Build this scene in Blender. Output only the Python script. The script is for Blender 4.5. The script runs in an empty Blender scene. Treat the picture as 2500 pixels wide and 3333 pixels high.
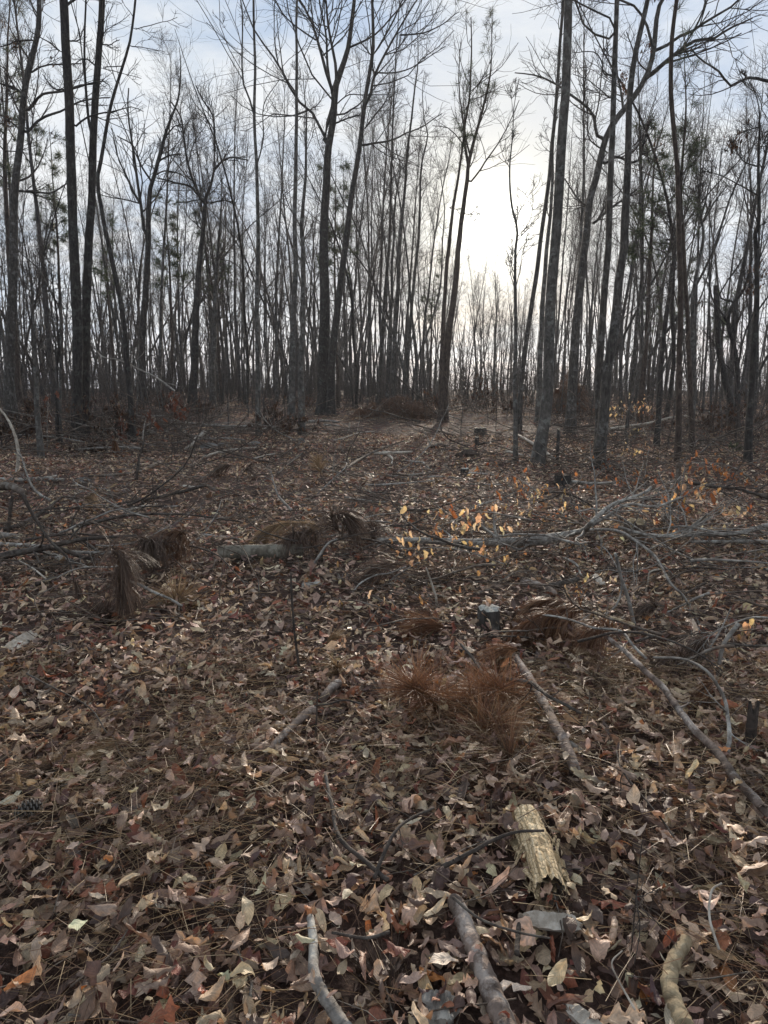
import bpy, math
import numpy as np

rng = np.random.default_rng(11)
scene = bpy.context.scene
COL = scene.collection
R = math.radians

# ------------------------------------------------------------------ camera
CAM_H, PITCH, HALF = 1.55, R(10.9), R(35.75)
cd = bpy.data.cameras.new('camera')
cd.sensor_fit = 'VERTICAL'; cd.sensor_height = 24.0; cd.lens = 12.0 / math.tan(HALF)
cd.clip_start = 0.05; cd.clip_end = 5000.0
cam = bpy.data.objects.new('camera', cd); COL.objects.link(cam)
cam.location = (0, 0, CAM_H); cam.rotation_euler = (math.pi / 2 - PITCH, 0, 0)
scene.camera = cam

# ------------------------------------------------------------------ sky, sun, exposure
SUN_EL, SUN_AZ = R(10.8), R(8.2)          # azimuth to the right of straight ahead (+Y)
SUN_DIR = np.array([math.cos(SUN_EL) * math.sin(SUN_AZ), math.cos(SUN_EL) * math.cos(SUN_AZ), math.sin(SUN_EL)])
world = bpy.data.worlds.new('World'); scene.world = world; world.use_nodes = True
def build_world():
    nt = world.node_tree; N = nt.nodes; L = nt.links; N.clear()
    def math_(op, a, b=None, clamp=False):
        n = N.new('ShaderNodeMath'); n.operation = op; n.use_clamp = clamp
        for i, v in enumerate((a, b)):
            if v is None: continue
            if isinstance(v, (int, float)): n.inputs[i].default_value = v
            else: L.new(v, n.inputs[i])
        return n.outputs[0]
    def mix(fac, a, b, typ='MIX'):
        n = N.new('ShaderNodeMix'); n.data_type = 'RGBA'; n.blend_type = typ
        for k, v in ((0, fac), (6, a), (7, b)):
            if isinstance(v, (int, float)): n.inputs[k].default_value = v
            elif isinstance(v, tuple): n.inputs[k].default_value = v
            else: L.new(v, n.inputs[k])
        return n.outputs[2]
    tc = N.new('ShaderNodeTexCoord')
    sky = N.new('ShaderNodeTexSky'); sky.sky_type = 'NISHITA'; sky.sun_disc = False
    sky.sun_elevation = SUN_EL; sky.sun_rotation = SUN_AZ; sky.air_density = 1.0; sky.dust_density = 1.5
    skyc = mix(1.0, sky.outputs[0], (0.055, 0.055, 0.055, 1), 'MULTIPLY')
    # thin, torn cloud deck: direction projected on a flat layer
    sep = N.new('ShaderNodeSeparateXYZ'); L.new(tc.outputs['Generated'], sep.inputs[0])
    den = math_('ADD', math_('MAXIMUM', sep.outputs[2], 0.0), 0.16)
    cx = math_('DIVIDE', sep.outputs[0], den); cy = math_('DIVIDE', sep.outputs[1], den)
    comb = N.new('ShaderNodeCombineXYZ'); L.new(cx, comb.inputs[0]); L.new(cy, comb.inputs[1]); comb.inputs[2].default_value = 2.9
    def noise(scale, detail, rough, dist):
        n = N.new('ShaderNodeTexNoise'); n.inputs['Scale'].default_value = scale; n.inputs['Detail'].default_value = detail
        n.inputs['Roughness'].default_value = rough; n.inputs['Distortion'].default_value = dist
        L.new(comb.outputs[0], n.inputs['Vector']); return n.outputs[0]
    n1 = noise(0.85, 6, 0.55, 0.4); n2 = noise(2.6, 6, 0.6, 0.6)
    nn = math_('ADD', math_('MULTIPLY', n1, 0.65), math_('MULTIPLY', n2, 0.35))
    ramp = N.new('ShaderNodeValToRGB'); L.new(nn, ramp.inputs[0])
    ramp.color_ramp.elements[0].position = 0.40; ramp.color_ramp.elements[0].color = (0.12, 0.12, 0.12, 1)
    ramp.color_ramp.elements[1].position = 0.55; ramp.color_ramp.elements[1].color = (0.97, 0.97, 0.97, 1)
    ramp2 = N.new('ShaderNodeValToRGB'); L.new(n2, ramp2.inputs[0])
    ramp2.color_ramp.elements[0].position = 0.3; ramp2.color_ramp.elements[0].color = (0.68, 0.735, 0.79, 1)
    ramp2.color_ramp.elements[1].position = 0.7; ramp2.color_ramp.elements[1].color = (0.87, 0.885, 0.90, 1)
    cl = mix(ramp.outputs[0], mix(0.75, skyc, (0.40, 0.57, 0.84, 1)), ramp2.outputs[0])
    # light scattered forward by the veil round the sun
    dot = N.new('ShaderNodeVectorMath'); dot.operation = 'DOT_PRODUCT'
    L.new(tc.outputs['Generated'], dot.inputs[0]); dot.inputs[1].default_value = tuple(SUN_DIR)
    om = math_('SUBTRACT', dot.outputs['Value'], 1.0)
    def lobe(w): return math_('EXPONENT', math_('DIVIDE', om, w))
    warm = math_('MULTIPLY', lobe(0.012), 0.75)
    out = mix(warm, cl, (0.83, 0.79, 0.67, 1))
    for amp, w, col in ((2.4, 0.0009, (1, .985, .92)), (0.22, 0.0045, (1, .95, .80))):
        out = mix(1.0, out, mix(lobe(w), (0, 0, 0, 1), tuple(amp * c for c in col) + (1,)), 'ADD')
    bg = N.new('ShaderNodeBackground'); L.new(out, bg.inputs[0]); bg.inputs[1].default_value = 0.71
    o = N.new('ShaderNodeOutputWorld'); L.new(bg.outputs[0], o.inputs[0])
build_world()

sd = bpy.data.lights.new('sun', 'SUN'); sd.energy = 5.0; sd.angle = R(1.6); sd.color = (1.0, 0.87, 0.72)
sun = bpy.data.objects.new('sun', sd); COL.objects.link(sun)
sun.rotation_euler = (math.pi / 2 - SUN_EL, 0, math.pi - SUN_AZ)   # lamp shines along local -Z, down from SUN_DIR
sun.location = (4, 26, 9)
vs = scene.view_settings
scene.display_settings.display_device = 'sRGB'
vs.view_transform = 'Standard'; vs.look = 'None'; vs.gamma = 1.0; vs.exposure = 0.62; vs.use_curve_mapping = False
cy_ = scene.cycles
cy_.use_denoising = True
cy_.max_bounces = 5; cy_.diffuse_bounces = 3; cy_.glossy_bounces = 2; cy_.transmission_bounces = 3; cy_.transparent_max_bounces = 6; cy_.volume_bounces = 0
cy_.sample_clamp_indirect = 6.0
cy_.caustics_reflective = False; cy_.caustics_refractive = False

# ------------------------------------------------------------------ picture <-> place
FS = 3333 / 2 / math.tan(HALF)             # focal length in photo pixels
SP, CP = math.sin(PITCH), math.cos(PITCH)
def smooth(e0, e1, v):
    t = np.clip((v - e0) / (e1 - e0), 0, 1); return t * t * (3 - 2 * t)
def gz(x, y):
    x = np.asarray(x, float); y = np.asarray(y, float)
    r = np.hypot(x, y)
    z = 0.018 * np.sin(2.1 * x + 0.7 * y + 1) * np.cos(1.7 * y - .6 * x) + 0.012 * np.sin(5.1 * x + 1.3) * np.sin(4.3 * y)
    z = z + smooth(4, 14, r) * (0.06 * np.sin(.55 * x + 1.1) * np.cos(.43 * y) + 0.05 * np.sin(.9 * y + .4 * x))
    z = z + 0.25 * smooth(10, 26, y) * smooth(2, 12, -x)
    z = z - 9.0 * smooth(70, 240, r) - 14 * smooth(200, 700, r)
    return z
def ray(sx, sy):
    X = (sx - 1250.0) / FS; Y = (1666.5 - sy) / FS
    return np.array([X, CP + Y * SP, -SP + Y * CP])
def W(sx, sy, depth):                       # the point of that ray at that distance ahead
    d = ray(sx, sy); t = depth / d[1]
    return np.array([d[0] * t, depth, CAM_H + d[2] * t])
def Gd(sx, sy, h=0.0):                      # the point of that ray on the ground (plus h)
    d = ray(sx, sy); z = 0.0
    for _ in range(14):
        t = (CAM_H - z - h) / max(-d[2], 1e-4); t = min(t, 90)
        z = float(gz(d[0] * t, d[1] * t)) * 0.7 + z * 0.3
    return np.array([d[0] * t, d[1] * t, float(gz(d[0] * t, d[1] * t)) + h])
CROP = {'1': (0, 0, 1.952), '2': (800, 0, 1.843), '3': (1650, 0, 1.952), '4': (0, 750, 1.952), '5': (800, 750, 1.843),
        '6': (1650, 750, 1.952), 'A': (0, 1450, 1.952), 'B': (700, 1450, 1.659), 'C': (1500, 1450, 1.659),
        'D': (0, 2100, 1.952), 'E': (800, 2050, 1.659), 'F': (1500, 2000, 1.659), 'G': (0, 2633, 1.659),
        'H': (900, 2533, 1.659), 'I': (1600, 2500, 1.843), 'S': (0, 0, 1.0), 'J': (0, 1200, 2.765), 'K': (0, 1550, 2.765)}
def C(k, *pts):
    ox, oy, s = CROP[k]
    return [(ox + x / s, oy + y / s) for x, y in pts]
def unit(v): return v / np.maximum(np.linalg.norm(v, axis=-1, keepdims=True), 1e-9)

# ------------------------------------------------------------------ materials
MATS = {}
class NB:
    def __init__(s, name):
        s.m = bpy.data.materials.new(name); s.m.use_nodes = True
        s.t = s.m.node_tree; s.N = s.t.nodes; s.L = s.t.links; s.N.clear(); MATS[name] = s.m
        s.out = s.N.new('ShaderNodeOutputMaterial')
    def set(s, n, i, v):
        if v is None: return
        if hasattr(v, 'is_linked') or isinstance(v, bpy.types.NodeSocket): s.L.new(v, n.inputs[i])
        elif isinstance(v, tuple) and len(v) == 3 and n.inputs[i].type == 'RGBA': n.inputs[i].default_value = v + (1,)
        else: n.inputs[i].default_value = v
    def node(s, typ, **kw):
        n = s.N.new(typ)
        for k, v in kw.items(): setattr(n, k, v)
        return n
    def math(s, op, a, b=None, c=None):
        n = s.node('ShaderNodeMath', operation=op)
        for i, v in enumerate((a, b, c)): s.set(n, i, v)
        return n.outputs[0]
    def mix(s, f, a, b, typ='MIX'):
        n = s.node('ShaderNodeMix', data_type='RGBA', blend_type=typ)
        s.set(n, 0, f); s.set(n, 6, a); s.set(n, 7, b); return n.outputs[2]
    def coord(s, scale=(1, 1, 1), which='Object'):
        tc = s.node('ShaderNodeTexCoord'); mp = s.node('ShaderNodeMapping')
        s.L.new(tc.outputs[which], mp.inputs[0]); mp.inputs['Scale'].default_value = scale; return mp.outputs[0]
    def noise(s, vec, scale, detail=4, rough=.55, dist=0.0):
        n = s.node('ShaderNodeTexNoise'); s.set(n, 'Vector', vec)
        n.inputs['Scale'].default_value = scale; n.inputs['Detail'].default_value = detail
        n.inputs['Roughness'].default_value = rough; n.inputs['Distortion'].default_value = dist; return n.outputs[0]
    def ramp(s, f, stops):
        n = s.node('ShaderNodeValToRGB'); s.L.new(f, n.inputs[0]); e = n.color_ramp.elements
        while len(e) < len(stops): e.new(0.5)
        for q, (p, c) in zip(e, stops): q.position = p; q.color = tuple(c) + (1,)
        return n.outputs[0]
    def bump(s, h, strength=.5, dist=.01):
        n = s.node('ShaderNodeBump'); s.set(n, 'Height', h); n.inputs['Strength'].default_value = strength
        n.inputs['Distance'].default_value = dist; return n.outputs[0]
    def bsdf(s, col, rough=.8, spec=.3, normal=None):
        n = s.node('ShaderNodeBsdfPrincipled'); s.set(n, 'Base Color', col); s.set(n, 'Roughness', rough)
        s.set(n, 'Specular IOR Level', spec)
        if normal is not None: s.L.new(normal, n.inputs['Normal'])
        return n.outputs[0]
    def done(s, sh): s.L.new(sh, s.out.inputs[0]); return s.m

def bark(name, dark, light, lichen=None, zs=0.22, scale=34, lam=.5, bump=.9):
    b = NB(name); v = b.coord((1, 1, zs)); v2 = b.coord()
    n1 = b.noise(v, scale, 5, .6, .3); n2 = b.noise(v2, 3.1, 4, .6); n3 = b.noise(v2, 60, 3, .6)
    c = b.ramp(n1, [(0.34, dark), (0.66, light)])
    c = b.mix(b.math('MULTIPLY', n3, .35), c, tuple(x * .55 for x in dark))
    if lichen:
        f = b.math('MULTIPLY', b.ramp(b.noise(v2, 7.0, 6, .7), [(0.53, (0, 0, 0)), (0.60, (1, 1, 1))]), lam)
        c = b.mix(f, c, lichen)
    c = b.mix(.5, c, b.ramp(n2, [(0.3, (.55, .55, .55)), (0.7, (1.25, 1.2, 1.15))]), 'MULTIPLY')
    return b.done(b.bsdf(c, .88, .2, b.bump(n1, bump, .02)))
bark('bark_oak', (.034, .031, .028), (.115, .105, .095), (.19, .19, .18), lam=.55)
bark('bark_dark', (.024, .022, .021), (.078, .070, .064), (.14, .145, .135), lam=.35)
bark('bark_grey', (.050, .047, .043), (.145, .134, .122), (.22, .225, .21), zs=.5, scale=18, lam=.6, bump=.4)
bark('bark_pine', (.036, .029, .025), (.115, .088, .073), None, zs=.4, scale=22)
bark('bark_far', (.045, .041, .039), (.11, .10, .094), (.16, .16, .15), lam=.4)
bark('twig', (.046, .039, .036), (.11, .092, .082), None, zs=1, scale=20, bump=.2)
bark('deadwood_grey', (.11, .10, .09), (.36, .335, .30), (.48, .48, .44), zs=.6, scale=26, lam=.55, bump=.5)
bark('deadwood_pale', (.26, .225, .18), (.56, .51, .44), (.60, .58, .52), zs=.6, scale=30, lam=.4, bump=.5)
bark('deadwood_brown', (.060, .045, .036), (.19, .15, .12), (.30, .29, .26), zs=.6, scale=26, lam=.4, bump=.6)
bark('deadwood_dark', (.035, .029, .025), (.105, .085, .072), (.2, .2, .18), zs=.8, scale=30, lam=.25, bump=.7)
bark('bark_flaky', (.060, .045, .037), (.27, .21, .175), (.40, .36, .325), zs=.8, scale=20, lam=.6, bump=.8)
bark('deadwood_tan', (.17, .13, .08), (.44, .36, .23), (.5, .46, .36), zs=.35, scale=24, lam=.3, bump=.5)
bark('log_bark', (.070, .062, .048), (.19, .17, .135), (.29, .28, .235), zs=.3, scale=24, lam=.45, bump=.4)
bark('root_earth', (.030, .022, .018), (.085, .062, .048), None, zs=1, scale=14)

def m_cut():
    b = NB('cut_wood'); v = b.coord()
    s = b.node('ShaderNodeSeparateXYZ'); b.L.new(v, s.inputs[0])
    n = b.noise(v, 25, 4, .6)
    c = b.ramp(n, [(.3, (.24, .20, .15)), (.7, (.50, .44, .35))])
    b.done(b.bsdf(c, .85, .2, b.bump(b.noise(v, 90, 3), .5, .004)))
m_cut()
def m_stump_top():
    b = NB('mossy_cut_wood'); v = b.coord(); n = b.noise(v, 40, 6, .7)
    c = b.ramp(n, [(.3, (.13, .12, .10)), (.55, (.36, .35, .31)), (.7, (.52, .52, .48))])
    b.done(b.bsdf(c, .9, .2, b.bump(n, .8, .01)))
m_stump_top()
def m_rot():
    b = NB('rotten_wood'); v = b.coord((1, 1, 1)); g = b.node('ShaderNodeAttribute', attribute_name='luv')
    mp = b.node('ShaderNodeMapping'); b.L.new(g.outputs['Vector'], mp.inputs[0]); mp.inputs['Scale'].default_value = (14, 1.5, 1)
    n1 = b.noise(mp.outputs[0], 3, 6, .65, .4)
    br = b.node('ShaderNodeTexVoronoi', feature='DISTANCE_TO_EDGE'); b.L.new(v, br.inputs['Vector']); br.inputs['Scale'].default_value = 42
    crack = b.ramp(br.outputs[0], [(0.0, (.25, .25, .25)), (.06, (1, 1, 1))])
    c = b.ramp(n1, [(.28, (.20, .125, .06)), (.5, (.60, .45, .26)), (.72, (.84, .71, .50))])
    c = b.mix(.9, c, crack, 'MULTIPLY')
    b.done(b.bsdf(c, .8, .25, b.bump(b.mix(.4, n1, br.outputs[0]), 1.0, .012)))
m_rot()
def m_rock():
    b = NB('rock'); v = b.coord(); n = b.noise(v, 6, 7, .65)
    c = b.ramp(n, [(.3, (.075, .072, .068)), (.6, (.17, .165, .155)), (.75, (.26, .255, .24))])
    b.done(b.bsdf(c, .9, .25, b.bump(n, .9, .05)))
m_rock()
def m_leaf(name, trans, rough, veins=True, boost=1.0):
    b = NB(name); a = b.node('ShaderNodeAttribute', attribute_name='col'); g = b.node('ShaderNodeAttribute', attribute_name='luv')
    s = b.node('ShaderNodeSeparateXYZ'); b.L.new(g.outputs['Vector'], s.inputs[0])
    v = b.coord(); n = b.noise(v, 55, 4, .6)
    c = b.mix(.75, a.outputs['Color'], b.ramp(n, [(.3, (.55, .52, .5)), (.7, (1.3, 1.3, 1.3))]), 'MULTIPLY')
    nor = None
    if veins:
        au = b.math('ABSOLUTE', s.outputs[0])
        ph = b.math('SUBTRACT', b.math('MULTIPLY', s.outputs[1], 9.0), b.math('MULTIPLY', au, 2.2))
        tri = b.math('PINGPONG', ph, .5)
        side = b.math('SMOOTH_MIN', b.math('MULTIPLY', tri, 2.4), b.math('MULTIPLY', au, 6.0), .2)
        lim = b.math('MINIMUM', side, 1.0)
        f = b.math('MULTIPLY', b.math('SUBTRACT', 1.0, lim), .28)
        c = b.mix(f, c, b.mix(1.0, c, (1.9, 1.75, 1.55), 'MULTIPLY'))
        nor = b.bump(b.math('ADD', b.math('MULTIPLY', lim, .5), b.math('MULTIPLY', n, 1.4)), .3, .003)
    p = b.bsdf(c, rough, .4, nor)
    t = b.node('ShaderNodeBsdfTranslucent'); b.L.new(b.mix(1.0, c, (1.15 * boost, 1.0 * boost, .8 * boost), 'MULTIPLY'), t.inputs[0])
    mx = b.node('ShaderNodeMixShader'); mx.inputs[0].default_value = trans
    b.L.new(p, mx.inputs[1]); b.L.new(t.outputs[0], mx.inputs[2]); b.done(mx.outputs[0])
m_leaf('leaf', .22, .58); m_leaf('leaf_far', .2, .55, False); m_leaf('leaf_beech', .5, .5, True, 1.05)
def m_needle(name, trans, rough):
    b = NB(name); a = b.node('ShaderNodeAttribute', attribute_name='col')
    p = b.bsdf(a.outputs['Color'], rough, .3)
    t = b.node('ShaderNodeBsdfTranslucent'); b.L.new(a.outputs['Color'], t.inputs[0])
    mx = b.node('ShaderNodeMixShader'); mx.inputs[0].default_value = trans
    b.L.new(p, mx.inputs[1]); b.L.new(t.outputs[0], mx.inputs[2]); b.done(mx.outputs[0])
m_needle('needle', .25, .5)
def m_ground():
    b = NB('soil'); v = b.coord(); n = b.noise(v, 9, 8, .7); n2 = b.noise(v, 55, 5, .7); n3 = b.noise(v, .35, 4, .6)
    vo = b.node('ShaderNodeTexVoronoi'); b.L.new(v, vo.inputs['Vector']); vo.inputs['Scale'].default_value = 13
    c = b.ramp(n2, [(.3, (.030, .020, .016)), (.55, (.085, .056, .046)), (.72, (.16, .112, .092))])
    c = b.mix(.5, c, b.ramp(vo.outputs['Color'], [(.1, (.5, .45, .42)), (.9, (1.4, 1.25, 1.15))]), 'MULTIPLY')
    c = b.mix(.4, c, b.ramp(n3, [(.35, (.6, .55, .55)), (.65, (1.2, 1.1, 1.05))]), 'MULTIPLY')
    b.done(b.bsdf(c, .9, .2, b.bump(b.math('ADD', n, b.math('MULTIPLY', n2, .5)), 1.0, .03)))
m_ground()

# ------------------------------------------------------------------ mesh helpers
def mesh_from(name, verts, quads, mat, attrs=None, smooth_=True, tris=None):
    me = bpy.data.meshes.new(name)
    verts = np.asarray(verts, np.float32).reshape(-1, 3)
    q = np.asarray(quads, np.int32).reshape(-1, 4) if quads is not None and len(quads) else np.zeros((0, 4), np.int32)
    t = np.asarray(tris, np.int32).reshape(-1, 3) if tris is not None and len(tris) else np.zeros((0, 3), np.int32)
    nl = q.size + t.size; nf = len(q) + len(t)
    me.vertices.add(len(verts)); me.vertices.foreach_set('co', verts.ravel())
    me.loops.add(nl); me.loops.foreach_set('vertex_index', np.concatenate([q.ravel(), t.ravel()]))
    me.polygons.add(nf)
    st = np.concatenate([np.arange(len(q)) * 4, q.size + np.arange(len(t)) * 3]).astype(np.int32)
    me.polygons.foreach_set('loop_start', st)
    me.polygons.foreach_set('use_smooth', np.full(nf, smooth_, bool))
    for k, a in (attrs or {}).items():
        a = np.asarray(a, np.float32)
        if a.shape[-1] == 4:
            at = me.attributes.new(k, 'FLOAT_COLOR', 'POINT'); at.data.foreach_set('color', a.ravel())
        else:
            at = me.attributes.new(k, 'FLOAT_VECTOR', 'POINT'); at.data.foreach_set('vector', a.ravel())
    me.materials.append(MATS[mat] if isinstance(mat, str) else mat)
    me.update(calc_edges=True)
    return me
def obj(name, me, parent=None, loc=None):
    o = bpy.data.objects.new(name, me); COL.objects.link(o)
    if parent is not None: o.parent = parent
    if loc is not None: o.location = loc
    return o
def tag(o, label, cat, group=None):
    o['label'] = label; o['category'] = cat
    if group: o['group'] = group
    return o
def thing(name, label, cat, loc, group=None):
    o = bpy.data.objects.new(name, None); COL.objects.link(o); o.location = [float(v) for v in loc]
    o.empty_display_size = .1
    return tag(o, label, cat, group)
def tubes(groups):
    """groups: list of (pts (N,P,3), rad (N,P), sides) -> verts, quads"""
    V, Q, off = [], [], 0
    for pts, rad, S in groups:
        N, P, _ = pts.shape
        if N == 0: continue
        tan = unit(np.gradient(pts, axis=1))
        ref = np.where(np.abs(tan[:, :1, 2:3]) > .75, np.array([1., .13, 0]), np.array([.09, .05, 1.]))
        a = unit(np.cross(tan, np.broadcast_to(ref, tan.shape))); b = np.cross(tan, a)
        th = np.linspace(0, 2 * math.pi, S, endpoint=False)
        ring = a[:, :, None, :] * np.cos(th)[None, None, :, None] + b[:, :, None, :] * np.sin(th)[None, None, :, None]
        v = pts[:, :, None, :] + ring * rad[:, :, None, None]
        V.append(v.reshape(-1, 3))
        idx = (np.arange(N * P * S).reshape(N, P, S)) + off
        nx = np.roll(idx, -1, axis=2)
        q = np.stack([idx[:, :-1], nx[:, :-1], nx[:, 1:], idx[:, 1:]], -1)
        Q.append(q.reshape(-1, 4)); off += N * P * S
    if not V: return np.zeros((0, 3)), np.zeros((0, 4), int)
    return np.concatenate(V), np.concatenate(Q)
def resample(pts, n, wob=0.0, r=None):
    """smooth curve through the points (Catmull-Rom), n points evenly by parameter of length"""
    p = np.asarray(pts, float)
    if len(p) == 2: p = np.array([p[0], p[0] * .67 + p[1] * .33, p[0] * .33 + p[1] * .67, p[1]])
    e = np.vstack([2 * p[0] - p[1], p, 2 * p[-1] - p[-2]])
    out = []
    for i in range(1, len(e) - 2):
        t = np.linspace(0, 1, 12, endpoint=False)[:, None]
        a, b, c, d = e[i - 1], e[i], e[i + 1], e[i + 2]
        out.append(.5 * ((2 * b) + (-a + c) * t + (2 * a - 5 * b + 4 * c - d) * t * t + (-a + 3 * b - 3 * c + d) * t ** 3))
    out = np.vstack(out + [e[-2][None]])
    s = np.concatenate([[0], np.cumsum(np.linalg.norm(np.diff(out, axis=0), axis=1))])
    u = np.linspace(0, s[-1], n)
    q = np.stack([np.interp(u, s, out[:, k]) for k in range(3)], 1)
    if wob:
        w = rng.normal(0, 1, (n, 3)); w = (w + np.roll(w, 1, 0) + np.roll(w, -1, 0)) / 3; w[0] = 0
        q = q + w * wob
    return q
def spawn(pts, rad, k, tr, lr, ang, P, up, wob, rr, rmin=.0016, tip=.45, lref=None):
    """side branches of every polyline: pts (N,P0,3), rad (N,P0)"""
    N, P0, _ = pts.shape
    M = N * k
    t = rng.uniform(tr[0], tr[1], (N, k)) * (P0 - 1.001)
    i = t.astype(int); f = (t - i)[..., None]; rows = np.arange(N)[:, None]
    p = pts[rows, i] * (1 - f) + pts[rows, i + 1] * f
    rp = rad[rows, i] * (1 - f[..., 0]) + rad[rows, i + 1] * f[..., 0]
    tg = unit(pts[rows, i + 1] - pts[rows, i])
    if lref is None:
        ln = np.linalg.norm(np.diff(pts, axis=1), axis=2).sum(1)[:, None] * np.ones((1, k))
        ln = ln * (1.15 - .75 * t / (P0 - 1))
    else: ln = np.full((N, k), lref) * (1.1 - .6 * t / (P0 - 1))
    p = p.reshape(M, 3); tg = tg.reshape(M, 3); rp = rp.reshape(M); ln = ln.reshape(M) * rng.uniform(lr[0], lr[1], M)
    rv = unit(np.cross(tg, unit(rng.normal(size=(M, 3)))))
    a = rng.uniform(R(ang[0]), R(ang[1]), M)[:, None]
    d = unit(tg * np.cos(a) + rv * np.sin(a))
    out = np.zeros((M, P, 3)); out[:, 0] = p; step = (ln / (P - 1))[:, None]
    for j in range(1, P):
        d = unit(d + np.array([0, 0, up]) + rng.normal(0, wob, (M, 3)))
        out[:, j] = out[:, j - 1] + d * step
    r0 = np.maximum(np.minimum(rp * rr, rp * .9), rmin)
    rd = r0[:, None] * np.linspace(1, tip, P)[None]
    return out, np.maximum(rd, rmin * .6)

# leaves --------------------------------------------------------------------------------------------------------------
def leaf_grid(kind, n, rows, cols, L):
    t = np.linspace(0, 1, rows)[None, :, None]; u = np.linspace(-1, 1, cols)[None, None, :]
    t = np.broadcast_to(t, (n, rows, cols)); u = np.broadcast_to(u, (n, rows, cols))
    r = lambda a, b: rng.uniform(a, b, (n, 1, 1))
    if kind == 'oak':
        env = np.sin(math.pi * np.clip(t, 0, 1) ** r(1.0, 1.35)) ** .55 * r(.22, .35)
        w = env * (.62 + .38 * np.cos(2 * math.pi * (r(2.6, 3.6) * t + r(0, 1)))); slant = .55
    elif kind == 'maple':
        w = (np.sin(math.pi * t ** .75) ** .7) * r(.36, .48) * (.66 + .34 * np.cos(2 * math.pi * (2.0 * t + r(.8, 1.0)))); slant = .6
    elif kind == 'long':
        w = np.sin(math.pi * t ** .9) ** .8 * r(.12, .19); slant = .1
    else:
        w = np.sin(math.pi * t ** r(.85, 1.25)) ** .9 * r(.18, .28) * (1 + .05 * np.cos(2 * math.pi * 7 * t)); slant = .15
    w = np.maximum(w, .012); Lb = L[:, None, None]
    x = u * w * Lb; y = (t - .5 + slant * np.abs(u) * w * .6) * Lb
    return t, u, x, y, Lb
def leaf_batch(kind, pos, L, yaw, tilt, rows, cols, curl=1.0, flatyaw=None, hang=False):
    n = len(L); t, u, x, y, Lb = leaf_grid(kind, n, rows, cols, L)
    r = lambda a, b: rng.uniform(a, b, (n, 1, 1))
    e1 = rng.normal(0, 1.15, (n, 1, 1)) * np.where(rng.uniform(size=(n, 1, 1)) < .3, 1.9, 1.0) + np.sign(rng.normal(size=(n, 1, 1))) * .3
    k1 = curl * e1 / (.27 * Lb); k1 = np.where(np.abs(k1) < .5, .5, k1)
    k2 = curl * rng.normal(0, .9, (n, 1, 1)) / (.5 * Lb); k2 = np.where(np.abs(k2) < .3, .3, k2)
    th = k1 * x * (1 + .5 * (t - .5) * r(-1, 1)); X = np.sin(th) / k1; Z = (1 - np.cos(th)) / k1
    ph = k2 * y; Y = np.sin(ph) / k2; Z = Z + (1 - np.cos(ph)) / k2
    Z = Z + .05 * Lb * curl * np.sin(2 * math.pi * (r(1, 2.6) * t + r(0, 1))) * np.abs(u) + .028 * Lb * curl * rng.normal(size=X.shape)
    X = X + .05 * Lb * curl * np.sin(math.pi * t * r(.5, 1.2) + r(0, 3))
    v = np.stack([X, Y, Z], -1).reshape(n, -1, 3)
    # tilt about a horizontal axis, then yaw
    ax = rng.uniform(0, 2 * math.pi, n) if not hang else np.zeros(n)
    ca, sa = np.cos(ax), np.sin(ax); ct, st = np.cos(tilt), np.sin(tilt)
    A = np.stack([ca, sa, 0 * ca], -1)
    Av = np.broadcast_to(A[:, None, :], v.shape)
    v = v * ct[:, None, None] + np.cross(Av, v) * st[:, None, None] + Av * (Av * v).sum(-1, keepdims=True) * (1 - ct)[:, None, None]
    cy, sy = np.cos(yaw)[:, None], np.sin(yaw)[:, None]
    v = np.stack([v[..., 0] * cy - v[..., 1] * sy, v[..., 0] * sy + v[..., 1] * cy, v[..., 2]], -1)
    v = v + pos[:, None, :]
    idx = np.arange(n * rows * cols).reshape(n, rows, cols)
    q = np.stack([idx[:, :-1, :-1], idx[:, :-1, 1:], idx[:, 1:, 1:], idx[:, 1:, :-1]], -1).reshape(-1, 4)
    luv = np.stack([u, t, np.zeros_like(u)], -1).reshape(-1, 3)
    return v, q, luv
PAL = np.array([(.230, .165, .122), (.150, .097, .070), (.068, .043, .034), (.165, .066, .038), (.36, .285, .205), (.300, .222, .160),
                (.300, .125, .045), (.115, .042, .030), (.40, .325, .245)])
PALW = np.array([.20, .21, .20, .07, .10, .14, .008, .04, .035]); PALW = PALW / PALW.sum()
def leaf_cols(n, per, pal=PAL, w=PALW):
    c = pal[rng.choice(len(pal), n, p=w)] * rng.uniform(.7, 1.3, (n, 1)) * (1.5 if pal is PAL else 1) * (1 + rng.normal(0, .05, (n, 3)))
    c = np.clip(c, .01, .7)
    c4 = np.concatenate([c, np.ones((n, 1))], 1)
    return np.repeat(c4, per, axis=0)
def needle_strips(p0, d, length, width, segs, droop, cols):
    n = len(p0); side = unit(np.cross(d, unit(rng.normal(size=(n, 3))))) * (width[:, None] / 2)
    pts = np.zeros((n, segs + 1, 3)); pts[:, 0] = p0; st = (length / segs)[:, None]
    for j in range(segs):
        d = unit(d + np.array([0, 0, -1.0]) * np.asarray(droop).reshape(-1, 1) / segs + rng.normal(0, .035, (n, 3)))
        pts[:, j + 1] = pts[:, j] + d * st
    tap = np.linspace(1, .35, segs + 1)[None, :, None]
    v = np.stack([pts - side[:, None] * tap, pts + side[:, None] * tap], 2)
    idx = np.arange(n * (segs + 1) * 2).reshape(n, segs + 1, 2)
    q = np.stack([idx[:, :-1, 0], idx[:, :-1, 1], idx[:, 1:, 1], idx[:, 1:, 0]], -1).reshape(-1, 4)
    c4 = np.concatenate([cols, np.ones((n, 1))], 1)
    return v.reshape(-1, 3), q, np.repeat(c4, (segs + 1) * 2, axis=0)

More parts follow.
